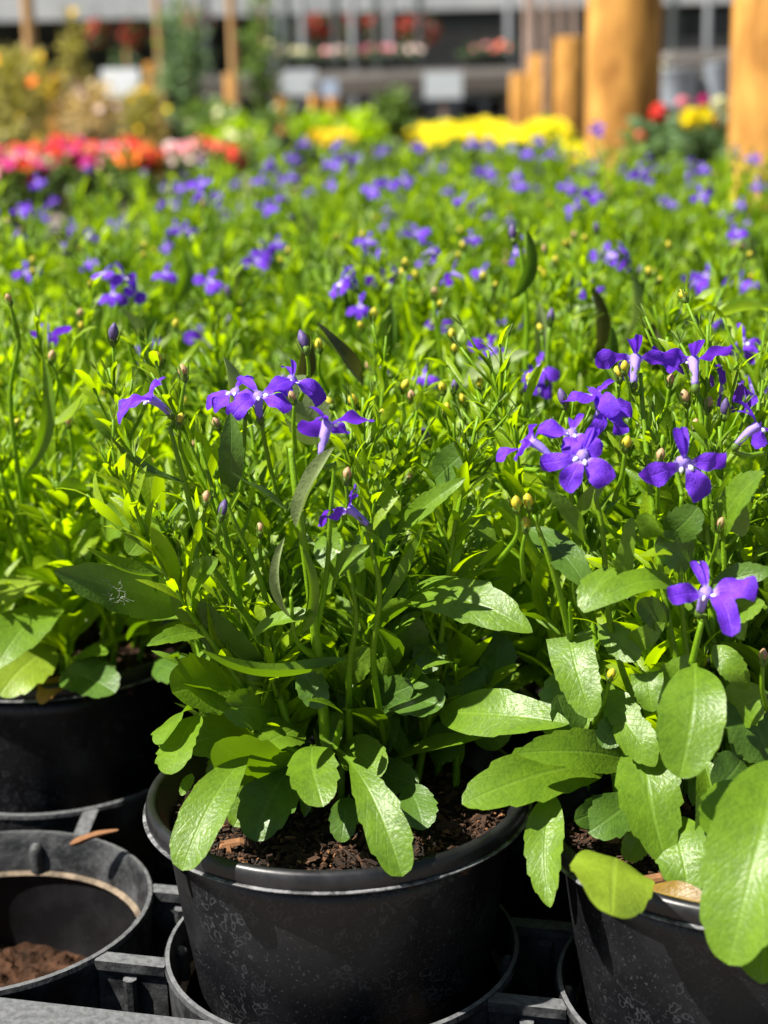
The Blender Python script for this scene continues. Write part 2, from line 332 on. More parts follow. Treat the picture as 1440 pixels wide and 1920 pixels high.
def leaf(mb, B, T, W, N=(0, 0, 1), bend=0.1, fold=0.2, shape='lanc', tip=0.0, side=0.0, serr=0.0, twist=0.0, wave=0.0, n=12, m=4, teeth=6, mi=0, ph=0.0):
    B = np.array(B, float); T = np.array(T, float); ax = T - B; L = np.linalg.norm(ax); a = ax / L
    N = np.array(N, float); N = N - a * N.dot(a)
    if np.linalg.norm(N) < 1e-6: N = np.array((0.3, 0.2, 1.0)); N = N - a * N.dot(a)
    N = N / np.linalg.norm(N); Sd = np.cross(a, N)
    t = np.linspace(0, 1, n + 1); t = t - 0.06 * np.sin(2 * np.pi * t)
    q = 4 * t * (1 - t)
    mid = B + np.outer(t, ax) + np.outer(bend * L * q, N) + np.outer(tip * L * t ** 3, N) + np.outer(side * L * q, Sd)
    tan = nrm(np.gradient(mid, axis=0))
    Nt = nrm(N - tan * (tan @ N)[:, None]); St = np.cross(tan, Nt)
    if twist:
        c = np.cos(twist * t)[:, None]; s_ = np.sin(twist * t)[:, None]; St, Nt = St * c + Nt * s_, Nt * c - St * s_
    w_ = 0.5 * W * profile(shape, t)
    s = np.linspace(-1, 1, m + 1)
    wt = np.repeat(w_[:, None], m + 1, 1)
    if serr:
        k = (t * teeth + ph) % 1.0
        e = serr * (k - 0.5) * np.clip(t * 3 - 0.8, 0, 1)
        wt = wt * (1 + e[:, None] * np.clip((np.abs(s) - 0.45) / 0.55, 0, 1)[None, :])
    cf, sf = math.cos(fold), math.sin(fold)
    rip = wave * np.sin(t * 9 + ph * 6)[:, None] * np.abs(s)[None, :] ** 1.5 * np.sign(s)[None, :]
    V = mid[:, None, :] + St[:, None, :] * (wt * s[None, :] * cf)[:, :, None] + Nt[:, None, :] * (wt * (np.abs(s)[None, :] ** 1.3 * sf + rip))[:, :, None]
    UV = np.stack((np.repeat((s * 0.5 + 0.5)[None, :], n + 1, 0), np.repeat(t[:, None], m + 1, 1)), -1)
    F = [(i * (m + 1) + j, i * (m + 1) + j + 1, (i + 1) * (m + 1) + j + 1, (i + 1) * (m + 1) + j) for i in range(n) for j in range(m)]
    mb.add(V.reshape(-1, 3), F, UV.reshape(-1, 2), mi)


def tube(mb, pts, ra, rb=None, seg=7, mi=0, cap=True):
    p = np.array([tuple(q) for q in pts], float); rb = ra if rb is None else rb
    tan = nrm(np.gradient(p, axis=0)); ref = np.array((0.31, 0.87, 0.38))
    A = nrm(np.cross(tan, ref)); B = np.cross(tan, A)
    ang = np.linspace(0, 2 * np.pi, seg, endpoint=False); k = len(p)
    rr = (np.linspace(ra, rb, k) if np.isscalar(rb) else np.array(rb))[:, None, None]
    V = p[:, None, :] + rr * (A[:, None, :] * np.cos(ang)[None, :, None] + B[:, None, :] * np.sin(ang)[None, :, None])
    F = [(i * seg + j, i * seg + (j + 1) % seg, (i + 1) * seg + (j + 1) % seg, (i + 1) * seg + j) for i in range(k - 1) for j in range(seg)]
    if cap: F += [tuple(range(seg))[::-1], tuple((k - 1) * seg + j for j in range(seg))]
    UV = np.stack((np.repeat((ang / 6.3)[None, :], k, 0), np.repeat(np.linspace(0, 1, k)[:, None], seg, 1)), -1)
    mb.add(V.reshape(-1, 3), F, UV.reshape(-1, 2), mi)


def curve(ctrl, k=10):             # Catmull-Rom through control points
    c = [np.array(tuple(x), float) for x in ctrl]; c = [2 * c[0] - c[1]] + c + [2 * c[-1] - c[-2]]; out = []
    for i in range(1, len(c) - 2):
        for q in range(k):
            t = q / k
            out.append(0.5 * ((2 * c[i]) + (c[i + 1] - c[i - 1]) * t + (2 * c[i - 1] - 5 * c[i] + 4 * c[i + 1] - c[i + 2]) * t * t + (3 * c[i] - c[i - 1] - 3 * c[i + 1] + c[i + 2]) * t ** 3))
    out.append(c[-2]); return out


def lathe(mb, prof, seg=64, c=(0, 0, 0), mi=0, jit=0.0, close=False):
    ang = np.linspace(0, 2 * np.pi, seg, endpoint=False); k = len(prof)
    V = []
    for (r_, z_) in prof:
        V.append(np.stack((c[0] + r_ * np.cos(ang), c[1] + r_ * np.sin(ang), np.full(seg, c[2] + z_)), -1))
    V = np.array(V)
    F = [(i * seg + j, i * seg + (j + 1) % seg, (i + 1) * seg + (j + 1) % seg, (i + 1) * seg + j) for i in range(k - 1) for j in range(seg)]
    if close: F.append(tuple((k - 1) * seg + j for j in range(seg)))
    mb.add(V.reshape(-1, 3), F, None, mi)


def box(mb, c, h, ax=None, mi=0, taper=1.0):      # centre, half sizes, optional 3 axis vectors
    ax = np.eye(3) if ax is None else np.array([tuple(a) for a in ax], float)
    V = []
    for z_ in (-1, 1):
        k = taper if z_ > 0 else 1
        for x_, y_ in ((-1, -1), (1, -1), (1, 1), (-1, 1)):
            V.append(np.array(tuple(c)) + ax[0] * x_ * h[0] * k + ax[1] * y_ * h[1] * k + ax[2] * z_ * h[2])
    mb.add(V, [(3, 2, 1, 0), (4, 5, 6, 7), (0, 1, 5, 4), (1, 2, 6, 5), (2, 3, 7, 6), (3, 0, 4, 7)], None, mi)


def ovoid(mb, p, d, L, r_, mi=0, seg=8, ribs=0.0):
    p = np.array(tuple(p), float); d = nrm(np.array(tuple(d), float)); t = np.linspace(0.0, 1, 7)
    pts = [p + d * L * q for q in t]; rr = r_ * np.sin(np.pi * (0.06 + 0.9 * t)) ** 0.8
    tube(mb, pts, rr[0], rr, seg, mi)


def rv(a): return rnd.uniform(-a, a)


# ------------------------------------------------------------------ lobelia parts
def frame(f, roll=0.0):            # columns x, y (= facing), z (= up in the flower)
    y = Vector(f).normalized(); z = Vector((0, 0, 1)) - y * y.z
    if z.length < 0.05: z = Vector((0, 1, 0)) - y * y.y
    z.normalize(); x = y.cross(z)
    q = Matrix.Rotation(roll, 3, y); x = q @ x; z = q @ z
    return Matrix(((x.x, y.x, z.x), (x.y, y.y, z.y), (x.z, y.z, z.z)))


def flower_parts(var, hi=True):
    g = random.Random(100 + var); n, m = (18, 8) if hi else (5, 2)
    pet, eye, cal = MB(), MB(), MB()
    spread = [(80, 0), (64, 8), (78, -14), (60, 6), (70, -8)][var % 5]
    for k, da in enumerate((-spread[0], spread[1], spread[0])):
        a = R(-90 + da + g.uniform(-8, 8)); d = np.array((math.cos(a), 0, math.sin(a)))
        L = 0.0118 * g.uniform(0.88, 1.12); W = 0.0066 * g.uniform(0.75, 1.15)
        fwd = (g.uniform(1.2, 1.5), g.uniform(.3, .6), g.uniform(0.15, 0.45), g.uniform(.5, 1.0), g.uniform(.4, .9), g.uniform(.7, 1.1))[var % 6]
        B = d * 0.0013 + np.array((0, 0.0004 * k, 0)); T = B + d * L * (0.85 if k == 1 else 1.0) + np.array((0, L * fwd * (1.0 if k == 1 else 0.4), 0))
        leaf(pet, B, T, W, (0, 1, 0.15), bend=g.uniform(-0.02, 0.14), fold=g.uniform(-0.15, 0.25), shape='petal', tip=g.uniform(-0.4, -0.05), wave=g.uniform(0.15, 0.5), n=n, m=m, ph=g.random(), side=g.uniform(-.06, .06), serr=0.12 if hi else 0, teeth=7, twist=g.uniform(-.5, .5))
    for da in (-7, 8):
        a = R(90 + da + g.uniform(-8, 8)); d = np.array((math.cos(a), 0, math.sin(a)))
        L = 0.0092 * g.uniform(0.85, 1.15)
        B = d * 0.0010; T = B + d * L + np.array((0, -L * g.uniform(0.0, 0.5), 0))
        leaf(pet, B, T, 0.0024, (0, 1, 0), bend=0.08, fold=g.uniform(0.1, 0.5), shape='petal', tip=g.uniform(-0.3, 0.1), twist=g.uniform(-.6, .6), n=n, m=m)
    tube(pet, curve([(0, 0.0004, 0.0002), (0, -0.004, -0.0007), (0, -0.0095, -0.0032)], 4), 0.0019, [0.0021, 0.002, 0.0018, 0.0017, 0.0016, 0.0015, 0.0014, 0.0013, 0.0012], 8, mi=1)
    for sx in (-1, 1):
        ovoid(eye, (sx * 0.0011, 0.0006, -0.0008), (sx * 0.5, 0.5, -0.8), 0.0022, 0.0008, seg=6)
    e = np.array((0, -0.0095, -0.0032)); dd = nrm(np.array((0, -0.75, -0.66)))
    ovoid(cal, e - dd * 0.0012, dd, 0.0042, 0.00165, seg=7)
    for k in range(5):
        a = k * 1.257 + g.random(); o = np.array((math.cos(a), 0, math.sin(a)))
        leaf(cal, e + o * 0.0012, e + o * 0.0036 + np.array((0, 0.0045, 0.001)), 0.0011, o, bend=-0.1, fold=0.1, n=3, m=2)
    tail = e + dd * 0.0028
    return pet, eye, cal, tail


FL_HI = []; FL_LO = []
for vv in range(6):
    pet, eye, cal, tail = flower_parts(vv)
    FL_HI.append((pet.mesh('petals', [M['petal'], M['petal_pale']]), eye.mesh('flower_eye', M['eye']), cal.mesh('calyx', M['sepal']), Vector(tail)))
    pet, eye, cal, tail = flower_parts(vv, False)
    j = MB()
    for src, off in ((pet, 0), (eye, 2), (cal, 3)):
        o = j.n
        for a_, u_ in zip(src.v, src.uv): j.v.append(a_); j.uv.append(u_)
        j.n += src.n; j.f += [tuple(i + o for i in f) for f in src.f]; j.mi += [x + off for x in src.mi]
    FL_LO.append(j.mesh('flower', [M['petal'], M['petal_pale'], M['eye'], M['sepal']]))


def bud_mesh(kind, g):
    mb = MB(); L, r_ = {'bud': (0.0052, 0.0018), 'bud_pink': (0.0050, 0.0017), 'bud_violet': (0.0072, 0.0018)}[kind]
    ovoid(mb, (0, 0, 0.0008), (0.1, 0, 1), L, r_, 0, 8)
    ovoid(mb, (0, 0, -0.0012), (0, 0, 1), 0.0042, r_ * 0.9, 1, 7)
    for k in range(5):
        a = k * 1.257 + g.random(); o = np.array((math.cos(a), math.sin(a), 0))
        leaf(mb, o * r_ * 0.8, o * (r_ + 0.0012) + np.array((0, 0, 0.0055)), 0.0012, o, bend=0.05, fold=0.1, n=3, m=2, mi=1)
    return mb.mesh('bud', [M[kind], M['sepal']])


BUDS = {k: [bud_mesh(k, random.Random(i)) for i in range(2)] for k in ('bud', 'bud_pink', 'bud_violet')}


def make_shoot(seed, H=0.15, dense=1.0, slim=False):
    g = random.Random(seed); mb = MB(); u = lambda a: g.uniform(-a, a)
    bx, by = u(0.018), u(0.018)
    ctrl = [(0, 0, 0), (bx * 0.35, by * 0.35, H * 0.35), (bx * 0.8 + u(.004), by * 0.8 + u(.004), H * 0.7), (bx * 1.2, by * 1.2, H)]
    c = curve(ctrl, 7); tube(mb, c, 0.0016, 0.0007, 6, mi=1)
    at = lambda t: c[min(len(c) - 1, int(t * (len(c) - 1)))]
    tips = []; nl = int(20 * dense); ang = g.random() * 6
    for k in range(nl):
        t = 0.10 + 0.80 * (k + g.random() * 0.5) / nl; p = at(t); ang += 2.4 + u(0.5)
        o = np.array((math.cos(ang), math.sin(ang), 0)); L = (0.050 - 0.026 * t) * g.uniform(0.75, 1.25); W = (0.0185 - 0.0115 * t) * g.uniform(0.7, 1.25)
        if slim: L *= 0.72; W = g.uniform(0.0040, 0.0085) * (1.2 - 0.5 * t)
        rise = g.uniform(0.8, 2.4) * (1.6 if slim else 1.0); d = nrm(o + np.array((0, 0, rise)))
        leaf(mb, p, p + d * L, W, np.array((0, 0, 1)) - o * 0.4, bend=g.uniform(0.03, 0.16), fold=g.uniform(0.1, 0.55), tip=u(0.12), side=u(0.08), twist=u(0.9), serr=0.16, teeth=4, n=10, m=4, ph=g.random(), mi=0)
    for k in range(int(7 * dense)):
        t = 0.30 + 0.62 * (k + g.random()) / (7 * dense); p = at(t); ang += 2.4 + u(0.6)
        o = np.array((math.cos(ang), math.sin(ang), 0)); L = g.uniform(0.018, 0.040) * (1.25 - 0.5 * t)
        d = nrm(o * 0.75 + np.array((0, 0, 1.2))); q = p + d * L; mid_ = p + d * L * 0.5 + o * 0.002
        tube(mb, curve([p, mid_, q], 3), 0.0009, 0.0005, 5, mi=1)
        for i in range(4):
            f = (i + 1) / 4.5; b_ = p + (q - p) * f; a2 = ang + i * 2.2; o2 = np.array((math.cos(a2), math.sin(a2), 0))
            leaf(mb, b_, b_ + nrm(o2 * 0.8 + d * 1.1) * g.uniform(0.010, 0.021), g.uniform(0.0022, 0.0046), d - o2 * .3, bend=0.1, fold=0.3, n=4, m=2, mi=0)
        if g.random() < 0.6: tips.append((q, d))
    top = np.array(c[-1])
    for k in range(5):
        a2 = g.random() * 6.3; o2 = np.array((math.cos(a2), math.sin(a2), 0)); d = nrm(o2 * 0.55 + np.array((0, 0, 1))); b_ = at(0.86 + 0.14 * k / 5)
        q = b_ + d * g.uniform(0.010, 0.020); tube(mb, [b_, (b_ + q) / 2 + o2 * .0008, q], 0.0006, 0.0005, 5, mi=1); tips.append((q, d))
        for i in range(5):
            a3 = i * 1.257; o3 = np.array((math.cos(a3), math.sin(a3), 0)); leaf(mb, q + o3 * .0005, q + o3 * 0.0022 + d * 0.0055, 0.0009, o3, bend=-0.05, fold=0.1, n=3, m=2, mi=2)
        leaf(mb, b_, b_ + nrm(o2 + np.array((0, 0, 1.0))) * g.uniform(0.010, 0.018), 0.0028, (0, 0, 1), bend=0.1, fold=0.3, n=5, m=2, mi=0)
    return mb, tips


SHOOTS = []; SLIM = []
for i in range(24):
    mb, tips = make_shoot(40 + i, 0.145 if i < 12 else 0.165, 1.0, i >= 12)
    (SHOOTS if i < 12 else SLIM).append(({'lime': mb.mesh('leafy_stem', [M['lime'], M['stem'], M['sepal']]), 'leaf': mb.mesh('leafy_stem', [M['leaf'], M['stem'], M['sepal']])}, tips))


def basal_mesh(seed, N=18):
    g = random.Random(seed); mb = MB()
    for k in range(N):
        a = k * 2.4 + g.uniform(-.3, .3); o = np.array((math.cos(a), math.sin(a), 0)); L = g.uniform(0.04, 0.066); b_ = o * g.uniform(0.004, 0.02) + np.array((0, 0, g.uniform(0.0, 0.035)))
        t_ = b_ + nrm(o + np.array((0, 0, g.uniform(-0.15, 0.75)))) * L
        leaf(mb, b_, t_, g.uniform(0.015, 0.024), (0, 0, 1), bend=g.uniform(0.08, 0.2), fold=g.uniform(0.05, 0.3), shape=g.choice(['spat', 'spat', 'oval']), tip=g.uniform(-.25, .05), serr=0.14, wave=0.06, n=18, m=4, ph=g.random())
    return mb.mesh('basal_foliage', M['leaf'])


BASAL = [basal_mesh(300 + i) for i in range(5)]

RIM_Z, SOIL_Z = 0.100, 0.087


def pot_profile():
    body = [(0.0420, -0.013), (0.0430, -0.014), (0.0478, 0.016), (0.0483, 0.018), (0.0538, 0.055), (0.0542, 0.0565), (0.0574, 0.083), (0.0580, 0.0915)]
    inner = [(0.0570, 0.0905), (0.0555, 0.080), (0.0400, -0.010)]
    return body, inner


def pot_meshes():
    body, inner = pot_profile(); a, b_ = MB(), MB()
    lathe(a, body + inner, 96)
    rim = [(0.0579, 0.0918), (0.0625, 0.0920), (0.0643, 0.0921), (0.0650, 0.0923)]
    edge = [(0.0650, 0.0923), (0.0654, 0.0926), (0.0653, 0.0930), (0.0642, 0.0931)]
    roll_ = [(0.0642, 0.0931), (0.0644, 0.0943), (0.0643, 0.0960), (0.0638, 0.0977), (0.0629, 0.0986), (0.0617, 0.0988), (0.0607, 0.0979), (0.0601, 0.0964), (0.0592, 0.0945), (0.0571, 0.0906)]
    lathe(b_, edge, 96, mi=1); lathe(b_, roll_, 96)
    lathe(b_, rim, 96); return a.mesh('pot', M['pot']), b_.mesh('rim', [M['rim'], M['worn']])


POT, RIM = pot_meshes()


def soil_mesh(seed, chips, detail=1):
    g = random.Random(seed); mb = MB(); nr, na = (14, 48) if detail else (5, 20); V = [(0, 0, SOIL_Z)]; F = []
    for i in range(1, nr + 1):
        for j in range(na):
            r_ = 0.0567 * i / nr; a = 2 * math.pi * j / na; V.append((r_ * math.cos(a), r_ * math.sin(a), SOIL_Z + g.uniform(-0.0022, 0.0022) - 0.003 * (i == nr)))
    for j in range(na): F.append((0, 1 + j, 1 + (j + 1) % na))
    for i in range(nr - 1):
        for j in range(na): F.append((1 + i * na + j, 1 + (i + 1) * na + j, 1 + (i + 1) * na + (j + 1) % na, 1 + i * na + (j + 1) % na))
    mb.add(V, F)
    for k in range(int(chips)):
        r_ = 0.056 * math.sqrt(g.random()); a = g.random() * 6.28; q = Euler((g.uniform(-.6, .6), g.uniform(-.6, .6), g.random() * 6.28)).to_matrix()
        L = g.uniform(0.0004, 0.0013) if g.random() < 0.9 else g.uniform(0.0013, 0.0042)
        box(mb, (r_ * math.cos(a), r_ * math.sin(a), SOIL_Z + g.uniform(0.0, 0.003)), (L, max(.0003, L * g.uniform(0.12, 0.4)), max(.00025, L * g.uniform(0.1, 0.3))), [q.col[0], q.col[1], q.col[2]], mi=2 if g.random() < 0.09 else 1, taper=g.uniform(.5, 1))
    return mb.mesh('soil', [M['soil'], M['chip'], M['chip_light']], smooth=False)


SOIL_HI = soil_mesh(5, 4200); SOIL_LO = soil_mesh(6, 60, 0)


def plant_root(i, j):
    return Vector((-0.018 + 0.1300 * i, 0.466 - 0.0310 * i + 0.1335 * j, 0.0))


def base_plant(loc, label, group, hi=False):
    t = thing('lobelia_plant', label, 'plant', loc, group)
    p = link('pot', POT, t); link('rim', RIM, p)
    if hi: p.rotation_euler = (0, 0, rnd.random() * 6)
    link('soil', SOIL_HI if hi else SOIL_LO, t, mw=Matrix.Rotation(rnd.random() * 6, 4, 'Z') if not hi else None)
    return t


def add_flower(t, Pw, facing, scale=1.0, roll=0.0, var=None, hi=False, sc3=None):
    var = rnd.randrange(6) if var is None else var
    mw = Matrix.Translation(Vector(Pw) - t.location) @ frame(facing, roll).to_4x4() @ Matrix.Scale(scale, 4)
    if hi:
        o = link('flower', FL_HI[var][0], t, mw=mw); link('flower_eye', FL_HI[var][1], o); link('calyx', FL_HI[var][2], o)
        return Vector(Pw) + (frame(facing, roll) @ (FL_HI[var][3] * scale))
    link('flower', FL_LO[var], t, mw=mw)


def add_bud(t, Pw, d, kind='bud', scale=1.0):
    q = Vector(d).to_track_quat('Z', 'Y').to_matrix().to_4x4()
    link('bud', rnd.choice(BUDS[kind]), t, mw=Matrix.Translation(Vector(Pw) - t.location) @ q @ Matrix.Scale(scale, 4))


def add_shoot(t, ox, oy, zs, tilt_out, kind='lime', slim=False, nfl=0, nbud=0, base_z=SOIL_Z, sxy=1.0):
    me, tips = rnd.choice(SLIM if slim else SHOOTS)
    a = math.atan2(oy, ox)
    rot = Matrix.Rotation(tilt_out, 4, Vector((-math.sin(a), math.cos(a), 0)))
    mw = Matrix.Translation((ox, oy, base_z)) @ rot @ Matrix.Rotation(rnd.random() * 6.28, 4, 'Z') @ Matrix.Diagonal((sxy, sxy, zs, 1))
    link('leafy_stem', me[kind], t, mw=mw)
    tp = list(tips); rnd.shuffle(tp)
    tp.sort(key=lambda q: -q[0][2] + rnd.random() * 0.03)
    for k, (p, d) in enumerate(tp[:nfl + nbud]):
        pw = mw @ Vector(p) + t.location; dv = (mw.to_3x3() @ Vector(d)).normalized()
        if k < nfl:
            yaw = rnd.uniform(-2.2, 2.2); f = Vector((math.sin(yaw), -math.cos(yaw), rnd.uniform(-0.1, 0.5)))
            add_flower(t, pw + dv * 0.006, f, rnd.uniform(0.5, 0.75), rv(0.4))
        else:
            add_bud(t, pw, dv, rnd.choice(['bud', 'bud', 'bud', 'bud_pink', 'bud_violet']), rnd.uniform(0.7, 1.0))


# ------------------------------------------------------------------ setting
mb = MB(); n_ = 60
xs = np.concatenate((np.linspace(-60, -2, 12), np.linspace(-1.5, 1.5, 16), np.linspace(2, 60, 12))); ys = np.concatenate((np.linspace(-3, 3, 18), np.linspace(4, 120, 20)))
V = [(x, y, (-0.022 if y < 2.05 else -0.004) + rv(0.002)) for y in ys for x in xs]; nx = len(xs)
mb.add(V, [(i * nx + j, i * nx + j + 1, (i + 1) * nx + j + 1, (i + 1) * nx + j) for i in range(len(ys) - 1) for j in range(nx - 1)])
tag(link('ground', mb.mesh('ground', M['ground'])), 'pale brown gravel ground of the plant nursery', 'ground', kind='structure')

# peat debris under the front tray
mb = MB(); g = random.Random(3); nn = 150
o_ = np.array(plant_root(-1.6, -0.75)); e1 = np.array((0.97271, -0.23196, 0)); e2 = np.array((0.0, 1.0, 0))
grid = np.random.RandomState(2)
hz = grid.rand(nn + 1, nn + 1)
for _ in range(1): hz = (hz + np.roll(hz, 1, 0) + np.roll(hz, 1, 1) + np.roll(hz, (1, 1), (0, 1))) / 4
lo = grid.rand(16, 16); lo = np.kron(lo, np.ones((10, 10)))[:nn + 1, :nn + 1]
for _ in range(8): lo = (lo + np.roll(lo, 2, 0) + np.roll(lo, 2, 1) + np.roll(lo, -2, 0) + np.roll(lo, -2, 1)) / 5
V = [o_ + e1 * (0.44 * i / nn) + e2 * (0.36 * j / nn) + np.array((0, 0, -0.014 + 0.010 * hz[i, j] + 0.009 * lo[i, j])) for i in range(nn + 1) for j in range(nn + 1)]
mb.add(V, [(i * (nn + 1) + j, (i + 1) * (nn + 1) + j, (i + 1) * (nn + 1) + j + 1, i * (nn + 1) + j + 1) for i in range(nn) for j in range(nn)])
tag(link('peat_debris', mb.mesh('peat_debris', M['debris'], smooth=False)), 'crumbly brown peat lying beneath the cells of the black tray', 'debris', kind='stuff')

# trays
TZ = 0.044
RO, RI = 0.0606, 0.0578
EX = [Vector(e1), Vector(e2), Vector((0, 0, 1))]


def tray_root(i, j):
    p = plant_root(i, j); p.y -= 0.007; return p


def tray(i0, i1, j0, j1, label):
    root = thing('carry_tray', label, 'tray', tray_root(i0, j0), 'black plant trays')
    body, ledge, inner = MB(), MB(), MB(); g = random.Random(9)
    for i in range(i0, i1 + 1):
        for j in range(j0, j1 + 1):
            c = tray_root(i, j)
            lathe(body, [(0.0575, -0.016), (0.0596, TZ - 0.004), (RO, TZ - 0.0015), (RO - 0.0006, TZ), (RI + 0.0008, TZ + 0.0003), (RI, TZ - 0.001), (0.0562, TZ - 0.0155)], 72, (c.x, c.y, 0))
            lathe(inner, [(0.0541, TZ - 0.0167), (0.0552, TZ - 0.0175), (0.0560, TZ - 0.0200), (0.0545, -0.014)], 72, (c.x, c.y, 0))
            lathe(ledge, [(0.0562, TZ - 0.0156), (0.0552, TZ - 0.0160), (0.0541, TZ - 0.0167)], 72, (c.x, c.y, 0))
            for k in range(4):
                a = k * math.pi / 2 + 1.47
                b0 = c + Vector((math.cos(a), math.sin(a), 0)) * 0.0566
                hs = np.concatenate((np.linspace(0, 0.0085, 4), 0.0085 + 0.0029 * np.sin(np.linspace(0.3, 1.5, 6)))); rs = np.concatenate((np.full(4, 0.0029), 0.0029 * np.cos(np.linspace(0.3, 1.5, 6))))
                tube(body, [b0 + Vector((0, 0, TZ - 0.0155 + h_)) for h_ in hs], 0.0029, rs, 14)
    for i in range(i0, i1 + 1):
        for j in range(j0, j1 + 1):
            c = tray_root(i, j)
            for ok, c2 in ((i < i1, tray_root(i + 1, j)), (j < j1, tray_root(i, j + 1))):
                if not ok: continue
                dv = c2 - c; half = dv.length / 2; ux = dv.normalized(); uy = Vector((-ux.y, ux.x, 0)); fr_ = [ux, uy, Vector((0, 0, 1))]
                for s_ in (-0.024, 0.024):
                    hl = half - (math.sqrt(RO ** 2 - s_ ** 2) - 0.0012); mid_ = (c + c2) / 2 + uy * s_
                    box(body, mid_ + Vector((0, 0, TZ - 0.0022)), (hl, 0.0030, 0.0017), fr_); box(body, mid_ + Vector((0, 0, TZ - 0.021)), (hl, 0.0012, 0.0158), fr_)
                    tube(body, [mid_ - uy * 0.003 + Vector((0, 0, -0.005)), mid_ - uy * 0.003 + Vector((0, 0, TZ - 0.006))], 0.0028, 0.0024, 8)
    # outer flange all round
    cen = (tray_root(i0, j0) + tray_root(i1, j1)) / 2; nx_ = Vector((-EX[0].y, EX[0].x, 0))
    wx = (tray_root(i1, j0) - tray_root(i0, j0)).length / 2; wy = (tray_root(i0, j1) - tray_root(i0, j0)).length / 2; hw = 0.0135; d = RO + 0.0055
    F0, F1 = [EX[0], nx_, Vector((0, 0, 1))], [EX[1], Vector((1, 0, 0)), Vector((0, 0, 1))]
    for sgn in (-1, 1):
        b0 = cen + EX[1] * sgn * wy + nx_ * sgn * d
        box(body, b0 + Vector((0, 0, TZ - 0.0042)), (wx + d + hw, hw, 0.0030), F0); box(body, b0 + nx_ * sgn * hw * 0.7 + Vector((0, 0, TZ * 0.46)), (wx + d, 0.0012, TZ * 0.44), F0)
        b0 = cen + EX[0] * sgn * wx + Vector((1, 0, 0)) * sgn * d
        box(body, b0 + Vector((0, 0, TZ - 0.0055)), (wy + d - 0.006, hw, 0.0028), F1); box(body, b0 + Vector((1, 0, 0)) * sgn * hw * 0.7 + Vector((0, 0, TZ * 0.45)), (wy + d - 0.01, 0.0012, TZ * 0.42), F1)
    part('tray_body', body, M['tray'], root, sharp=40); part('cell_ledge', ledge, M['dust'], root); part('cell_wall', inner, M['tray_in'], root)
    return root


tray(-2, 1, 0, 2, 'black plastic carry tray under the front pots with one empty cell')
k_ = 0
for (i0, i1) in ((-6, -3), (-2, 1), (2, 5)):
    for (j0, j1) in ((3, 5), (6, 8)):
        c = plant_root((i0 + i1) / 2, (j0 + j1) / 2)
        if abs(c.x) - 0.27 < c.y * 0.26: tray(i0, i1, j0, j1, 'black plastic carry tray hidden under the lobelia bed further back')

# ------------------------------------------------------------------ the lobelia bed
HERO = {(0, 0), (1, 0), (-1, 1)}
PLANTS = {}
named = {(0, 1): 'lobelia plant directly behind the front middle pot', (1, 1): 'lobelia plant directly behind the front pot with the huge oval leaf',
         (-2, 1): 'lobelia plant cut by the frame left of the pot behind the empty cell', (-1, 2): 'lobelia plant behind the pot with the dead orange leaf', (2, 1): 'lobelia plant behind the front pot, cut by the right frame edge'}
for j in range(0, 12):
    for i in range(-7, 8):
        if (i, j) == (-1, 0) or j == 0 and i not in (0, 1): continue
        c = plant_root(i, j); px, py = proj(c + Vector((0, 0, 0.2)))
        if abs(c.x) > c.y * 0.255 + 0.085 or c.y > 1.98: continue
        if c.y > 1.38 and px < 380 or c.y > 1.5 and px > 1290: continue
        if (i, j) in HERO: continue
        deep = c.y > 0.95
        lab = named.get((i, j), 'blurred lobelia plant with violet flowers deep in the packed bed behind the front pots')
        t = base_plant(c, lab, 'lobelia plants packed in the bed'); PLANTS[(i, j)] = t
        link('basal_foliage', BASAL[rnd.randrange(5)], t, mw=Matrix.Translation((0, 0, SOIL_Z)) @ Matrix.Rotation(rnd.random() * 6, 4, 'Z'))['kind'] = 'stuff'
        hgt = 0.94 + 0.33 * min(1, max(0, (c.y - 0.60) / 0.9)) + rv(0.05)
        for k in range(17):
            a = k * 2.4 + rv(0.4); r_ = 0.054 * math.sqrt((k + 0.5) / 17); sl = k % 2 == 1
            zs = rnd.uniform(0.78, 1.02) * hgt if sl else rnd.uniform(0.55, 0.9) * hgt
            add_shoot(t, r_ * math.cos(a), r_ * math.sin(a), zs, 0.50 * r_ / 0.054 * rnd.uniform(0.4, 1.1), 'lime' if rnd.random() < 0.8 else 'leaf', slim=sl, nfl=1 if sl and rnd.random() < (0.42 if deep else 0.07) else 0, nbud=rnd.choice([0, 0, 0, 1]))


def nearest(p):
    return min(PLANTS.values(), key=lambda t: (t.location.x - p.x) ** 2 + (t.location.y - p.y) ** 2)


# ------------------------------------------------------------------ hero plants
tc_ = base_plant(plant_root(0, 0), 'lobelia in the front middle pot with bark flecked soil showing below drooping leaves', 'lobelia plants packed in the bed', True)
tr_ = base_plant(plant_root(1, 0), 'lobelia in the front pot at right with a huge oval leaf over its rim', 'lobelia plants packed in the bed', True)
tl_ = base_plant(plant_root(-1, 1), 'lobelia in the black pot behind the empty tray cell, dead orange leaf on its soil', 'lobelia plants packed in the bed', True)
PLANTS[(0, 0)] = tc_; PLANTS[(1, 0)] = tr_; PLANTS[(-1, 1)] = tl_
mb = MB(); c = tc_.location
TOWARD = (0, -1, 0.55)             # leaf face turned up and to the front


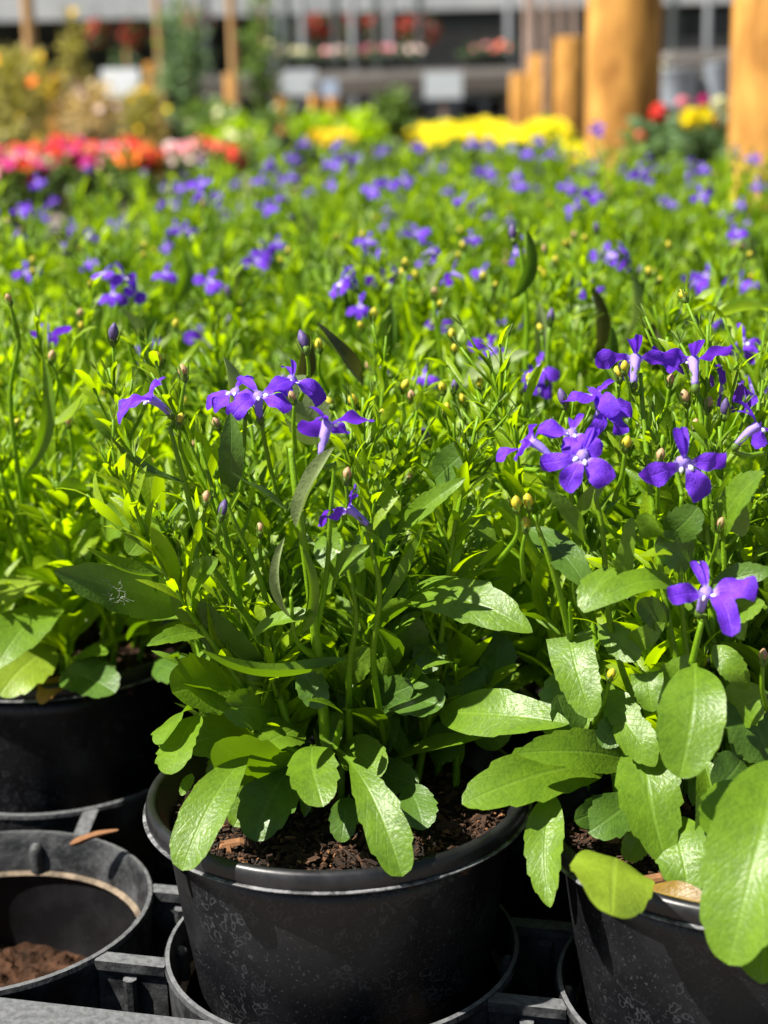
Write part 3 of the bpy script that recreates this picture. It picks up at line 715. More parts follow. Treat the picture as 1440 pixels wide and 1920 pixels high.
def hleaf(t, b_, tp, W, shape='oval', N=TOWARD, m='leaf', **kw):
    B = P(*b_); T = P(*tp); Wm = W * pxm((B + T) / 2)
    mb = MB(); kw.setdefault('bend', 0.10); kw.setdefault('fold', 0.15); kw.setdefault('serr', 0.2); kw.setdefault('wave', 0.10); kw.setdefault('twist', rv(.35)); kw.setdefault('tip', rv(.12)); kw.setdefault('side', rv(.05)); kw['serr'] *= 0.85; kw.setdefault('teeth', rnd.choice([5, 6, 7]))
    leaf(mb, B, T, Wm, N, shape=shape, n=42, m=8, ph=rnd.random(), **kw)
    part('leaf', mb, M[m], t)


slot = MB(); a_ = R(-57); n_ = Vector((math.sin(a_), -math.cos(a_), 0)); t_ = Vector((math.cos(a_), math.sin(a_), 0))
box(slot, tc_.location + n_ * 0.0565 + Vector((0, 0, .0795)), (.0019, .0012, .0042), [t_, n_, Vector((-.0, 0, 1)) + n_ * .19])  # raised near black block; the shade of the hollow is its colour
pot_ = next(o for o in tc_.children if o.name.startswith('pot')); pot_.rotation_euler = (0, 0, 0)
sub('pot_slot', slot, M['tray_in'], pot_, smooth=False)
U = (0, -0.25, 1)
C = [
    ((520, 1385, .455), (338, 1612, .405), 112, 'spat', (-.3, -.8, .6), 'leaf', dict(bend=.14, fold=.2, serr=.08)),
    ((588, 1395, .452), (604, 1500, .420), 98, 'oval', (0, -.8, .7), 'leaf', dict(bend=.08, fold=.12)),
    ((618, 1396, .452), (754, 1630, .402), 100, 'spat', (.2, -.8, .6), 'leaf', dict(bend=.14, fold=.22, serr=.2)),
    ((640, 1398, .462), (722, 1462, .440), 84, 'oval', TOWARD, 'leaf', dict(serr=.1)),
    ((560, 1432, .462), (396, 1378, .432), 112, 'oval', (-.45, -.85, .4), 'leaf', {}),
    ((480, 1378, .468), (348, 1392, .440), 92, 'oval', (-.45, -.85, .4), 'leaf', {}),
    ((480, 1312, .475), (304, 1322, .435), 128, 'oval', (-.45, -.85, .4), 'leaf', dict(wave=.1)),
    ((375, 1335, .452), (330, 1464, .425), 88, 'oval', (-.4, -.8, .4), 'leaf', dict(serr=.2)),
    ((560, 1430, .458), (478, 1574, .432), 112, 'oval', (-.1, -.8, .5), 'dark', dict(serr=.16, wave=.12)),
    ((500, 1440, .470), (440, 1545, .450), 70, 'oval', TOWARD, 'leaf', {}),
    ((648, 1236, .452), (366, 1250, .422), 62, 'lanc', (0, -.3, 1), 'leaf', dict(bend=-.10, fold=.75, serr=.05)),
    ((395, 1198, .462), (404, 1050, .440), 78, 'strap', (-.5, -.8, .2), 'leaf', dict(bend=.16, fold=.3, serr=.04, side=-.14)),
    ((500, 1262, .465), (378, 1110, .452), 82, 'lanc', (-.4, -.7, .5), 'dark', dict(side=-.05)),
    ((358, 1068, .462), (158, 1040, .442), 56, 'lanc', (0, -.3, 1), 'leaf', dict(bend=-.1, fold=.6, serr=.03)),
    ((345, 1135, .470), (92, 1068, .440), 92, 'lanc', (0, -.9, .35), 'dark', dict(fold=.2)),
    ((590, 1015, .485), (684, 1050, .470), 86, 'oval', TOWARD, 'leaf', {}),
    ((556, 988, .440), (612, 838, .432), 56, 'lanc', (-.8, -.5, .1), 'pale', dict(fold=.75, serr=0, bend=.02)),
    ((345, 905, .452), (214, 808, .432), 46, 'lanc', (-.1, -.5, .9), 'dark', dict(bend=-.14, fold=.5, serr=.03)),
    ((540, 955, .452), (418, 898, .432), 54, 'lanc', (-.1, -.6, .8), 'dark', dict(bend=.05, serr=.03)),
    ((428, 925, .462), (433, 775, .460), 52, 'lanc', (.3, -.9, .1), 'dark', dict(fold=.3)),
    ((425, 800, .500), (415, 668, .498), 58, 'lanc', (.9, -.5, .1), 'pale', dict(fold=.5, serr=0)),
    ((598, 840, .505), (555, 705, .500), 92, 'oval', (.1, -.9, .2), 'pale', dict(fold=.3)),
    ((682, 725, .560), (594, 604, .540), 46, 'lanc', (.6, -.5, .5), 'purple_leaf', dict(fold=.5, side=-.15, serr=0)),
    ((665, 690, .562), (583, 618, .548), 34, 'lanc', (.4, -.8, .2), 'yleaf', dict(fold=.5, serr=0)),
    ((548, 1160, .442), (532, 1008, .436), 34, 'lanc', (-.7, -.6, .1), 'pale', dict(fold=.7, serr=0)),
    ((563, 1190, .446), (567, 1028, .440), 36, 'lanc', (.5, -.8, .1), 'leaf', dict(fold=.5, serr=0, side=.05)),
    ((712, 1145, .452), (797, 985, .438), 38, 'lanc', (-.6, -.6, .4), 'leaf', dict(fold=.6, bend=-.1)),
    ((612, 1112, .455), (684, 1024, .442), 52, 'lanc', (.1, -.7, .6), 'leaf', dict(fold=.4, wave=.2)),
    ((738, 1300, .475), (832, 1328, .452), 104, 'oval', (.1, -.8, .6), 'dark', {}),
    ((752, 1122, .472), (998, 1184, .438), 104, 'lanc', (.1, -.6, .9), 'leaf', dict(bend=.12, fold=.1)),
    ((872, 1205, .492), (866, 1322, .475), 86, 'oval', (0, -.9, .3), 'dark', {}),
    ((928, 1176, .496), (924, 1292, .482), 74, 'oval', (0, -.9, .3), 'dark', dict(serr=.2)),
    ((826, 1336, .462), (1052, 1345, .430), 100, 'lanc', (.1, -.8, .6), 'leaf', dict(bend=.05, serr=.12)),
    ((642, 1338, .440), (568, 1322, .432), 26, 'lanc', U, 'leaf', dict(fold=.4)),
    ((472, 1195, .450), (596, 1150, .440), 44, 'lanc', (0, -.5, .9), 'leaf', dict(fold=.3)),
    ((402, 1190, .458), (278, 1205, .440), 40, 'lanc', (0, -.6, .8), 'leaf', dict(serr=.25)),
    ((760, 1470, .450), (796, 1565, .432), 74, 'oval', TOWARD, 'dark', {}),
    ((655, 1490, .452), (640, 1575, .438), 56, 'oval', TOWARD, 'dark', {}),
    ((360, 1450, .440), (340, 1490, .430), 22, 'oval', TOWARD, 'leaf', {}),
    ((905, 820, .492), (800, 915, .500), 62, 'lanc', (-.5, -.7, .3), 'dark', dict(fold=.25)),
    ((745, 1000, .480), (880, 900, .470), 44, 'lanc', (-.3, -.6, .6), 'leaf', dict(fold=.3)),
    ((780, 1240, .480), (760, 1150, .475), 60, 'oval', TOWARD, 'dark', {}),
    ((855, 950, .485), (930, 1010, .475), 50, 'lanc', (0, -.6, .9), 'leaf', {}),
    ((700, 900, .49), (745, 960, .48), 44, 'oval', TOWARD, 'lime', {}),
    ((300, 960, .50), (240, 1040, .48), 60, 'oval', TOWARD, 'leaf', {}),
    ((560, 1250, .455), (600, 1330, .445), 60, 'oval', TOWARD, 'dark', {}),
    ((440, 1500, .452), (400, 1440, .44), 50, 'oval', TOWARD, 'dark', {}),
]
C += [((520, 1345, .466), (428, 1325, .446), 84, 'oval', (-.3, -.8, .5), 'leaf', {}), ((478, 1415, .460), (402, 1455, .440), 66, 'oval', (-.4, -.8, .4), 'leaf', {}), ((565, 1365, .464), (480, 1405, .445), 88, 'oval', (-.3, -.85, .45), 'leaf', {}),
      ((420, 1290, .462), (345, 1265, .442), 70, 'oval', (-.4, -.8, .4), 'leaf', {}), ((360, 1330, .456), (306, 1395, .432), 78, 'oval', (-.5, -.75, .4), 'leaf', dict(serr=.2)), ((690, 1335, .476), (772, 1285, .462), 74, 'oval', TOWARD, 'dark', {}),
      ((800, 1410, .478), (880, 1385, .462), 86, 'oval', TOWARD, 'dark', {}), ((700, 1440, .470), (780, 1470, .450), 70, 'oval', TOWARD, 'dark', {}), ((540, 1290, .468), (470, 1250, .455), 70, 'oval', (-.3, -.8, .5), 'leaf', {}), ((650, 1285, .470), (690, 1215, .462), 56, 'oval', TOWARD, 'leaf', {}),
      ((900, 1400, .470), (960, 1300, .462), 80, 'lanc', TOWARD, 'dark', {}), ((820, 1180, .485), (800, 1260, .470), 66, 'oval', TOWARD, 'dark', {})]
RR_MORE = [((1130, 1295, .440), (1190, 1372, .425), 66, 'oval', TOWARD, 'leaf', {}), ((1230, 1300, .430), (1290, 1230, .422), 60, 'lanc', TOWARD, 'leaf', {}), ((1400, 1470, .405), (1330, 1560, .388), 84, 'oval', (-.3, -.8, .5), 'leaf', {}), ((1150, 1500, .430), (1075, 1540, .415), 60, 'oval', TOWARD, 'dark', {}),
           ((1360, 1150, .43), (1440, 1130, .42), 56, 'lanc', TOWARD, 'leaf', {}), ((1180, 1330, .435), (1130, 1400, .425), 60, 'oval', TOWARD, 'dark', {}), ((1400, 1000, .43), (1350, 930, .425), 50, 'lanc', TOWARD, 'leaf', {})]
for (b_, tp, W, sh, N, m_, kw) in C: hleaf(tc_, b_, tp, W, sh, N, m_, **kw)
RR = [
    ((1176, 1425, .442), (972, 1412, .418), 92, 'lanc', (0, -.7, .7), 'leaf', dict(bend=.08)),
    ((1140, 1440, .448), (888, 1484, .412), 112, 'oval', (-.1, -.7, .7), 'leaf', dict(bend=.1)),
    ((1036, 1490, .425), (1032, 1702, .398), 80, 'lanc', (-.2, -.9, .3), 'leaf', dict(bend=.05, fold=.3)),
    ((1154, 1608, .386), (1144, 1731, .352), 158, 'round', (0, -.7, .75), 'yleaf', dict(bend=.14, fold=-.12, serr=.08, wave=.14)),
    ((1212, 1385, .432), (1250, 1616, .400), 122, 'lanc', (-.15, -.9, .4), 'leaf', dict(bend=.1, serr=.22)),
    ((1160, 1340, .430), (1228, 1440, .418), 74, 'lanc', (-.1, -.8, .6), 'leaf', dict(bend=.12)),
    ((1068, 1192, .442), (1115, 1350, .424), 90, 'strap', (-.3, -.8, .5), 'leaf', dict(bend=.12, serr=.15)),
    ((1110, 1250, .458), (1050, 1390, .440), 128, 'oval', (-.2, -.7, .6), 'leaf', {}),
    ((1300, 1240, .412), (1274, 1447, .384), 128, 'oval', (-.2, -.8, .6), 'leaf', dict(bend=.14, tip=-.1, serr=.06)),
    ((1255, 1530, .415), (1290, 1688, .392), 104, 'lanc', (-.2, -.8, .4), 'leaf', dict(serr=.12, wave=.15)),
    ((1318, 1425, .422), (1322, 1655, .402), 88, 'lanc', (.2, -.9, .3), 'leaf', dict(fold=.4, serr=.05)),
    ((1462, 1405, .392), (1368, 1795, .346), 190, 'oval', (-.25, -.85, .45), 'leaf', dict(bend=.12, fold=.26, serr=.12, wave=.10, tip=-.08)),
    ((1440, 1690, .368), (1428, 1850, .352), 130, 'lanc', (-.2, -.8, .5), 'leaf', dict(serr=.08)),
    ((1370, 1270, .432), (1448, 1430, .418), 118, 'oval', (-.1, -.8, .5), 'dark', {}),
    ((1338, 1212, .425), (1402, 1292, .418), 52, 'lanc', (-.3, -.7, .6), 'leaf', dict(bend=.2)),
    ((1212, 1262, .425), (1222, 1334, .418), 62, 'strap', (-.2, -.8, .5), 'leaf', {}),
    ((1268, 1098, .425), (1098, 1138, .408), 66, 'lanc', (-.1, -.6, .8), 'leaf', dict(bend=.16, serr=.05)),
    ((1155, 1064, .430), (1096, 1140, .416), 62, 'oval', (-.4, -.7, .5), 'leaf', {}),
    ((992, 992, .445), (1104, 1116, .425), 70, 'lanc', (.2, -.8, .5), 'dark', dict(bend=.1)),
    ((1165, 1092, .432), (1186, 968, .426), 38, 'strap', (-.3, -.9, .2), 'leaf', dict(serr=.03)),
    ((1262, 1010, .425), (1215, 960, .418), 80, 'oval', (-.6, -.5, .5), 'leaf', dict(bend=.2)),
    ((1245, 1005, .428), (1305, 955, .420), 70, 'oval', (.3, -.7, .5), 'dark', {}),  # shaded half of the fold, its shade put into the darker green
    ((1300, 1060, .428), (1220, 1020, .420), 80, 'oval', (.1, -.9, .3), 'dark', {}),
    ((1098, 1015, .430), (1018, 918, .424), 40, 'lanc', (.1, -.7, .6), 'leaf', dict(serr=.05)),
    ((1080, 968, .432), (1145, 892, .424), 32, 'lanc', (-.2, -.7, .6), 'leaf', dict(serr=.03)),
    ((1345, 1010, .428), (1446, 885, .418), 72, 'lanc', (-.4, -.7, .6), 'leaf', dict(bend=.12)),
    ((1192, 1048, .422), (1258, 1036, .416), 36, 'oval', (0, -.4, 1), 'lime', dict(serr=.2)),
    ((1330, 1108, .428), (1448, 1066, .420), 52, 'lanc', (0, -.7, .7), 'dark', {}),
    ((1195, 1495, .425), (1102, 1562, .415), 84, 'oval', TOWARD, 'dark', {}),
    ((1200, 1560, .425), (1175, 1610, .415), 58, 'round', TOWARD, 'yleaf', {}),
    ((1200, 1668, .400), (1330, 1702, .386), 60, 'oval', (0, -.5, .8), 'yellowleaf', dict(serr=.02)),
    ((1120, 1170, .45), (1200, 1240, .435), 60, 'oval', TOWARD, 'leaf', {}),
    ((1180, 1210, .44), (1240, 1170, .43), 44, 'lanc', TOWARD, 'leaf', {}),
    ((1250, 1180, .44), (1190, 1130, .43), 60, 'oval', TOWARD, 'dark', {}),
    ((1400, 1180, .43), (1340, 1150, .42), 60, 'lanc', TOWARD, 'leaf', {}),
    ((1300, 1440, .43), (1240, 1350, .425), 60, 'oval', TOWARD, 'dark', {}),
    ((1390, 1420, .425), (1340, 1480, .41), 90, 'oval', TOWARD, 'dark', {}),
    ((1350, 1340, .43), (1440, 1300, .42), 90, 'oval', TOWARD, 'leaf', {}),
    ((1100, 1420, .44), (1040, 1300, .44), 70, 'oval', TOWARD, 'dark', {}),
]
for (b_, tp, W, sh, N, m_, kw) in RR + RR_MORE: hleaf(tr_, b_, tp, W, sh, N, m_, **kw)
LL = [
    ((108, 1140, .575), (-10, 1262, .535), 104, 'lanc', (-.2, -.7, .6), 'leaf', dict(bend=.15, serr=.12)),
    ((110, 1215, .585), (0, 1295, .555), 104, 'oval', (-.1, -.8, .5), 'yleaf', {}),
    ((110, 1090, .585), (-30, 1170, .555), 70, 'lanc', (-.3, -.5, .8), 'yleaf', dict(bend=.15)),
    ((112, 1262, .575), (222, 1305, .548), 92, 'oval', (.1, -.7, .6), 'dark', {}),
    ((125, 1245, .585), (208, 1240, .560), 44, 'oval', (0, -.5, .9), 'leaf', {}),
    ((128, 1268, .582), (78, 1318, .560), 48, 'oval', (0, -.6, .8), 'dead', dict(wave=.2)),
    ((210, 1150, .56), (340, 1110, .535), 62, 'lanc', (0, -.6, .8), 'leaf', {}),
    ((240, 1200, .56), (340, 1170, .53), 44, 'lanc', (0, -.3, 1), 'leaf', dict(fold=.4)),
    ((290, 1240, .56), (370, 1265, .535), 62, 'oval', TOWARD, 'dark', {}),
    ((45, 890, .56), (82, 668, .552), 30, 'lanc', (.5, -.8, .1), 'leaf', dict(serr=.04, fold=.4, twist=.7, side=.08)),
    ((98, 795, .56), (188, 690, .55), 32, 'lanc', (-.4, -.6, .6), 'lime', dict(bend=-.1)),
    ((195, 1010, .57), (255, 960, .55), 70, 'oval', TOWARD, 'leaf', {}),
    ((170, 960, .58), (120, 890, .57), 54, 'oval', TOWARD, 'leaf', {}),
    ((215, 760, .60), (232, 680, .59), 26, 'lanc', (-.5, -.7, .2), 'pale', {}),
]
for (b_, tp, W, sh, N, m_, kw) in LL: hleaf(tl_, b_, tp, W, sh, N, m_, **kw)
# single blades standing up out of the bed
BL = [
    ((250, 705, .66), (232, 580, .65), 32, (.6, -.6, .1), 'pale', .2), ((578, 550, .90), (608, 463, .89), 34, (.6, -.6, .1), 'pale', .25), ((556, 470, 1.1), (566, 395, 1.09), 30, (.6, -.6, .1), 'pale', .2),
    ((812, 612, .80), (838, 495, .79), 34, (-.5, -.8, .2), 'pale', -.12), ((895, 640, .74), (918, 545, .73), 34, (.5, -.7, .2), 'pale', .1), ((985, 642, .74), (1128, 572, .72), 26, (0, -.5, .9), 'leaf', .0),
    ((865, 728, .64), (992, 660, .62), 46, (-.1, -.6, .8), 'pale', .06), ((1088, 705, .68), (1116, 540, .66), 38, (.5, -.7, .1), 'purple_leaf', .08), ((1158, 650, .72), (1184, 512, .71), 34, (.6, -.6, .1), 'pale', .06),
    ((1470, 600, .62), (1335, 585, .60), 32, (0, -.4, 1), 'lime', .02), ((960, 560, .64), (985, 430, .63), 34, (.3, -.8, .2), 'dark', .1), ((1310, 640, .70), (1420, 560, .69), 30, (-.2, -.6, .7), 'leaf', -.1),
    ((1230, 520, .9), (1215, 440, .9), 30, (.3, -.8, .2), 'leaf', .1), ((640, 470, 1.0), (675, 400, 1.0), 28, (.3, -.8, .2), 'lime', .1), ((330, 560, .85), (350, 470, .85), 34, (.3, -.8, .2), 'leaf', .1),
    ((1420, 800, .56), (1340, 720, .55), 44, (-.2, -.6, .7), 'lime', .1), ((120, 480, .95), (150, 420, .95), 32, (.3, -.8, .2), 'pale', .1), ((700, 660, .70), (735, 590, .69), 36, (.3, -.8, .2), 'leaf', .1),
    ((1385, 500, .86), (1405, 420, .86), 34, (.3, -.8, .2), 'pale', .1), ((500, 900, .52), (515, 830, .52), 30, (.3, -.8, .2), 'lime', .1), ((220, 830, .55), (160, 760, .55), 40, (-.3, -.8, .4), 'leaf', .1),
]
for q in range(16):
    px, py = ((720, 560), (790, 480), (1010, 560), (1060, 520), (1130, 610), (1240, 600), (860, 400), (940, 410), (640, 540), (560, 620), (420, 480), (170, 540), (300, 600), (1330, 450), (1180, 420), (690, 380))[q]
    Yq = .309 - .235; Yq = max(.6, min(1.25, 2800 * .075 / (py - 255) if py > 300 else 1.2)); h_ = rnd.uniform(70, 110) * .8 / Yq
    BL.append(((px, py + h_, Yq), (px + rv(22), py, Yq - .01), rnd.uniform(24, 36) * .75 / Yq, (rv(1), -.7, .1), ('dark', 'purple_leaf', 'pale', 'dark')[q % 4], rv(.16)))
for (b_, tp, W, N, m_, sd) in BL:
    B = P(*b_); hleaf(nearest(B), b_, tp, W, 'lanc', N, m_, fold=.45, serr=0.03, side=sd)

# stems drawn from the photograph (thickness in metres)
ST = [
    (tc_, [(612, 1400, .458), (598, 1250, .452), (578, 1080, .446), (556, 930, .442), (545, 840, .445)], .0019),
    (tc_, [(628, 865, .440), (620, 960, .442), (612, 1080, .448), (590, 1200, .452)], .0010),
    (tc_, [(722, 1400, .470), (700, 1240, .455), (712, 1110, .448), (690, 1010, .446), (680, 985, .446)], .0012),
    (tc_, [(655, 1390, .462), (655, 1250, .455), (668, 1150, .452), (640, 1010, .452)], .0012),
    (tc_, [(600, 1240, .452), (556, 1200, .444), (545, 1120, .441)], .0011),
    (tc_, [(560, 1420, .462), (480, 1190, .462), (385, 1040, .458), (345, 900, .456), (318, 800, .458)], .0014),
    (tc_, [(540, 1410, .468), (500, 1130, .462), (440, 980, .458), (405, 900, .458)], .0012),
    (tc_, [(530, 1400, .47), (480, 1280, .47), (425, 1010, .465), (372, 830, .47)], .0013),
    (tc_, [(640, 1350, .45), (628, 1400, .455)], .0014),
    (tc_, [(570, 1420, .455), (480, 1360, .458), (440, 1300, .46)], .0011),
    (tr_, [(1070, 1195, .440), (1040, 1080, .432), (1000, 965, .430)], .0013),
    (tr_, [(1068, 1130, .432), (1072, 1190, .438)], .0008),
    (tr_, [(1320, 1150, .412), (1312, 1180, .410), (1297, 1245, .412)], .0011),
    (tr_, [(1200, 700, .470), (1210, 820, .462), (1225, 960, .455), (1260, 1200, .45), (1320, 1450, .45)], .0013),
    (tr_, [(1305, 700, .472), (1318, 830, .466), (1325, 980, .46), (1340, 1250, .455)], .0013),
    (tr_, [(1110, 900, .44), (1130, 1000, .44), (1150, 1200, .445), (1230, 1420, .45)], .0012),
    (tr_, [(1278, 930, .432), (1275, 1050, .435), (1290, 1240, .44), (1350, 1450, .45)], .0011),
    (tl_, [(0, 890, .565), (45, 1010, .575), (75, 1120, .59), (110, 1260, .605)], .0017),
    (tl_, [(140, 950, .59), (120, 1080, .59), (118, 1260, .60)], .0013),
    (tl_, [(15, 560, .55), (35, 640, .555), (20, 760, .565), (50, 1000, .58)], .0011),
]
for t, pts, r_ in ST:
    mb = MB(); tube(mb, curve([P(*q) for q in pts], 8), r_ * (1.0 if len(pts) > 2 and pts[0][1] > pts[-1][1] else .55), r_ * (.5 if pts[0][1] > pts[-1][1] else 1.0), 9); part('stem', mb, M['stem'], t)
tb = nearest(P(985, 640, .64))
mb = MB(); tube(mb, curve([P(q, y_, .645) for q, y_ in ((985, 880), (984, 740), (988, 600), (980, 500), (970, 430))], 8), .0013, .0009, 8); part('stem', mb, M['stem'], tb)
add_bud(tb, P(963, 455, .645), (0, 0, 1), 'bud_violet', 1.0); add_bud(tb, P(995, 468, .645), (0.2, 0, 1), 'bud_pink', .8)


def F3(yaw, pitch=10):
    a, b_ = R(yaw), R(pitch); return (math.sin(a) * math.cos(b_), -math.cos(a) * math.cos(b_), math.sin(b_))


def hflower(t, px, py, Y, yaw, pitch=10, scale=1.0, roll=0.0, var=0, foot=None):
    scale *= .78; p = P(px, py, Y); tail = add_flower(t, p, F3(yaw, pitch), scale, R(roll), var, True)
    b_ = P(*foot) if foot else tail + Vector((rv(.004), 0.006, -0.026))
    mb = MB(); tube(mb, curve([tail, (tail * 0.6 + b_ * 0.4) + Vector((0, 0, -0.001)), b_], 6), 0.0007, 0.0008, 7); part('stem', mb, M['stem'], t)


HF = [  # plant, px, py, Y, yaw (0 faces the camera, + to the right), pitch, scale, roll, variant, foot
    (tc_, 282, 748, .458, -60, 25, 1.0, 25, 0, (318, 805, .458)),
    (tc_, 440, 735, .476, -35, 40, 1.05, 0, 1, None), (tc_, 486, 742, .470, 20, 45, 1.15, 20, 2, None), (tc_, 548, 712, .478, 40, 35, 1.1, -15, 3, (560, 800, .48)),
    (tc_, 615, 795, .440, 150, 45, 1.25, 0, 4, (628, 870, .440)), (tc_, 655, 955, .440, -120, 20, 0.95, -20, 0, (685, 1000, .444)),
    (tr_, 1192, 672, .470, 165, 30, 1.2, 0, 2, (1205, 730, .470)), (tr_, 1300, 676, .470, 175, 30, 1.2, 0, 0, (1305, 730, .472)), (tr_, 1118, 742, .456, -30, 50, 1.0, 0, 3, (1130, 820, .46)), (tr_, 1135, 765, .452, 30, 20, 1.0, 15, 1, (1140, 840, .455)),
    (tr_, 1348, 728, .490, 130, 0, 1.05, 20, 5, None), (tr_, 1072, 812, .436, -10, 40, 1.0, -10, 4, None), (tr_, 1092, 855, .424, -15, 10, 1.15, -18, 1, (1120, 905, .44)), (tr_, 1000, 830, .430, -110, 20, .95, 0, 5, (985, 880, .444)),
    (tr_, 1284, 868, .424, 5, -8, 1.2, 8, 2, (1280, 930, .432)), (tr_, 1325, 1112, .404, 5, 30, 1.25, 3, 0, (1318, 1160, .410)), (tr_, 1420, 800, .440, 100, 20, 1.05, 0, 3, (1432, 850, .445)),
    (tr_, 1395, 640, .60, 20, 10, 1.0, 0, 1, None),
]
for a in HF: hflower(*a)
MID = [(90, 628, .62, 170, 25), (196, 512, .74, -30, 40), (232, 520, .72, 60, 20), (212, 550, .72, 0, 10), (250, 545, .72, 40, 10), (383, 630, .80, 0, 20), (285, 662, .74, -40, 10), (640, 530, .72, -60, 10), (655, 520, .72, 60, 10), (676, 572, .70, 0, 0), (715, 520, .78, 170, 20), (742, 510, .78, 120, 20),
       (500, 390, 1.2, 0, 20), (612, 305, 1.42, 20, 20), (628, 308, 1.42, -20, 20), (490, 335, 1.32, 0, 20), (700, 355, 1.22, -20, 20), (728, 345, 1.22, 30, 20), (875, 382, 1.12, 0, 10), (975, 345, 1.25, 0, 20), (1066, 350, 1.25, 10, 20), (1190, 325, 1.22, -10, 20), (1210, 336, 1.22, 20, 20), (1252, 380, 1.14, 0, 20),
       (780, 438, .98, 0, 20), (885, 445, .92, 10, 20), (960, 596, .76, -10, 10), (1012, 690, .62, 0, 20), (1000, 715, .62, 30, 20), (1142, 476, .88, 0, 20), (1385, 532, .82, 10, 10), (1325, 514, .86, -10, 10), (1088, 545, .80, 20, 20), (796, 706, .66, 0, 30), (820, 602, .76, 10, 20), (918, 652, .70, 0, 10),
       (140, 458, .98, 0, 20), (170, 490, .9, 10, 30), (50, 510, .86, 0, 20), (310, 512, .86, 10, 30), (395, 525, .84, 0, 20), (480, 488, .9, 20, 20), (225, 420, 1.05, 0, 20), (330, 425, 1.05, 0, 20), (350, 430, 1.02, 20, 20), (520, 455, .98, 0, 20), (700, 470, .95, 0, 20), (1410, 725, .58, 0, 20), (1300, 530, .84, 0, 20), (1420, 345, 1.3, 0, 10), (1360, 400, 1.15, 0, 20),
       (545, 330, 1.45, 0, 20), (1010, 262, 1.8, 0, 20), (990, 290, 1.7, 0, 20), (1120, 235, 1.8, 0, 10), (1118, 302, 1.6, 0, 10), (550, 295, 1.7, 0, 10), (570, 265, 1.85, 0, 10), (1280, 595, .76, 0, 0), (1110, 545, .8, 0, 0), (40, 395, 1.12, 0, 20), (70, 340, 1.3, 0, 10), (915, 320, 1.3, 0, 20), (1340, 590, .76, 0, 0)]
for k, (px, py, Y, yaw, pit) in enumerate(MID):
    p = P(px, py, Y); t = nearest(p)
    add_flower(t, p, F3(yaw + rv(15), pit), rnd.uniform(.55, .82), rv(.3), k % 6)
    mb = MB(); tube(mb, curve([p + Vector((0, .008, -.004)), p + Vector((rv(.004), .009, -.03)), p + Vector((rv(.01), .009, -.075))], 4), 0.0007, 0.0011, 6); part('stem', mb, M['stem'], t)

HB = [(tc_, 335, 800, .458, 'bud'), (tc_, 385, 948, .452, 'bud_pink'), (tc_, 413, 975, .450, 'bud_violet'), (tc_, 648, 905, .446, 'bud_pink'), (tc_, 347, 712, .47, 'bud_pink'), (tc_, 410, 805, .465, 'bud_pink'), (tc_, 552, 755, .46, 'bud_pink'), (tc_, 575, 660, .485, 'bud_violet'), (tc_, 600, 660, .55, 'bud'), (tc_, 665, 765, .50, 'bud'), (tc_, 487, 1005, .46, 'bud_pink'), (tc_, 835, 780, .51, 'bud'), (tc_, 832, 738, .53, 'bud'), (tc_, 850, 738, .53, 'bud_violet'), (tc_, 755, 735, .56, 'bud'), (tc_, 775, 757, .54, 'bud_pink'),
      (tr_, 970, 958, .430, 'bud'), (tr_, 993, 955, .432, 'bud'), (tr_, 985, 997, .431, 'bud'), (tr_, 1172, 845, .436, 'bud'), (tr_, 1172, 700, .460, 'bud'), (tr_, 1162, 715, .462, 'bud'), (tr_, 1325, 772, .466, 'bud_pink'), (tr_, 1255, 725, .48, 'bud_pink'), (tr_, 1302, 812, .462, 'bud_pink'), (tr_, 1060, 765, .456, 'bud_violet'), (tr_, 1358, 785, .462, 'bud_violet'), (tr_, 1346, 995, .425, 'bud_pink'), (tr_, 1142, 1276, .43, 'bud'), (tr_, 1430, 1245, .41, 'bud_pink'), (tr_, 1235, 870, .44, 'bud_pink'), (tr_, 1288, 760, .47, 'bud_pink'),
      (tl_, 20, 570, .55, 'bud_pink'), (tl_, 95, 680, .56, 'bud_pink'), (tl_, 130, 800, .57, 'bud_pink')]
for (t, px, py, Y, kd) in HB:
    p = P(px, py, Y); add_bud(t, p, (rv(.35), rv(.35), 1), kd, rnd.uniform(.7, 1.0))
    mb = MB(); tube(mb, curve([p, p + Vector((rv(.002), .002, -.008)), p + Vector((rv(.005), .007, -.017))], 4), 0.0006, 0.0008, 6); part('stem', mb, M['stem'], t)

# leafy stems of the hero plants
for t, n_, zl, zh, lim in ((tc_, 22, .62, .95, .25), (tr_, 24, .62, .98, .3), (tl_, 24, .62, 1.0, .9)):
    for k in range(n_):
        a = k * 2.4 + 0.5; r_ = 0.046 * math.sqrt((k + 0.5) / n_)
        oy = r_ * math.sin(a)
        if t is tc_: oy = oy * 0.55 + 0.022
        if t is tr_: oy = oy * 0.5 + 0.034
        add_shoot(t, r_ * math.cos(a), oy, rnd.uniform(zl, zh) * (1 if k % 3 else .8), 0.45 * r_ / 0.046 * rnd.uniform(.4, 1.0), 'leaf' if (t is not tl_ and k % 2) else 'lime', slim=bool(k % 3), nbud=rnd.choice([0, 0, 0, 1]), sxy=0.9)
    link('basal_foliage', BASAL[2], t, mw=Matrix.Translation((0, 0.022 if t is not tr_ else 0.034, SOIL_Z + 0.004)) @ Matrix.Rotation(1.3, 4, 'Z') @ Matrix.Diagonal((.6, .45, .9, 1)))['kind'] = 'stuff'

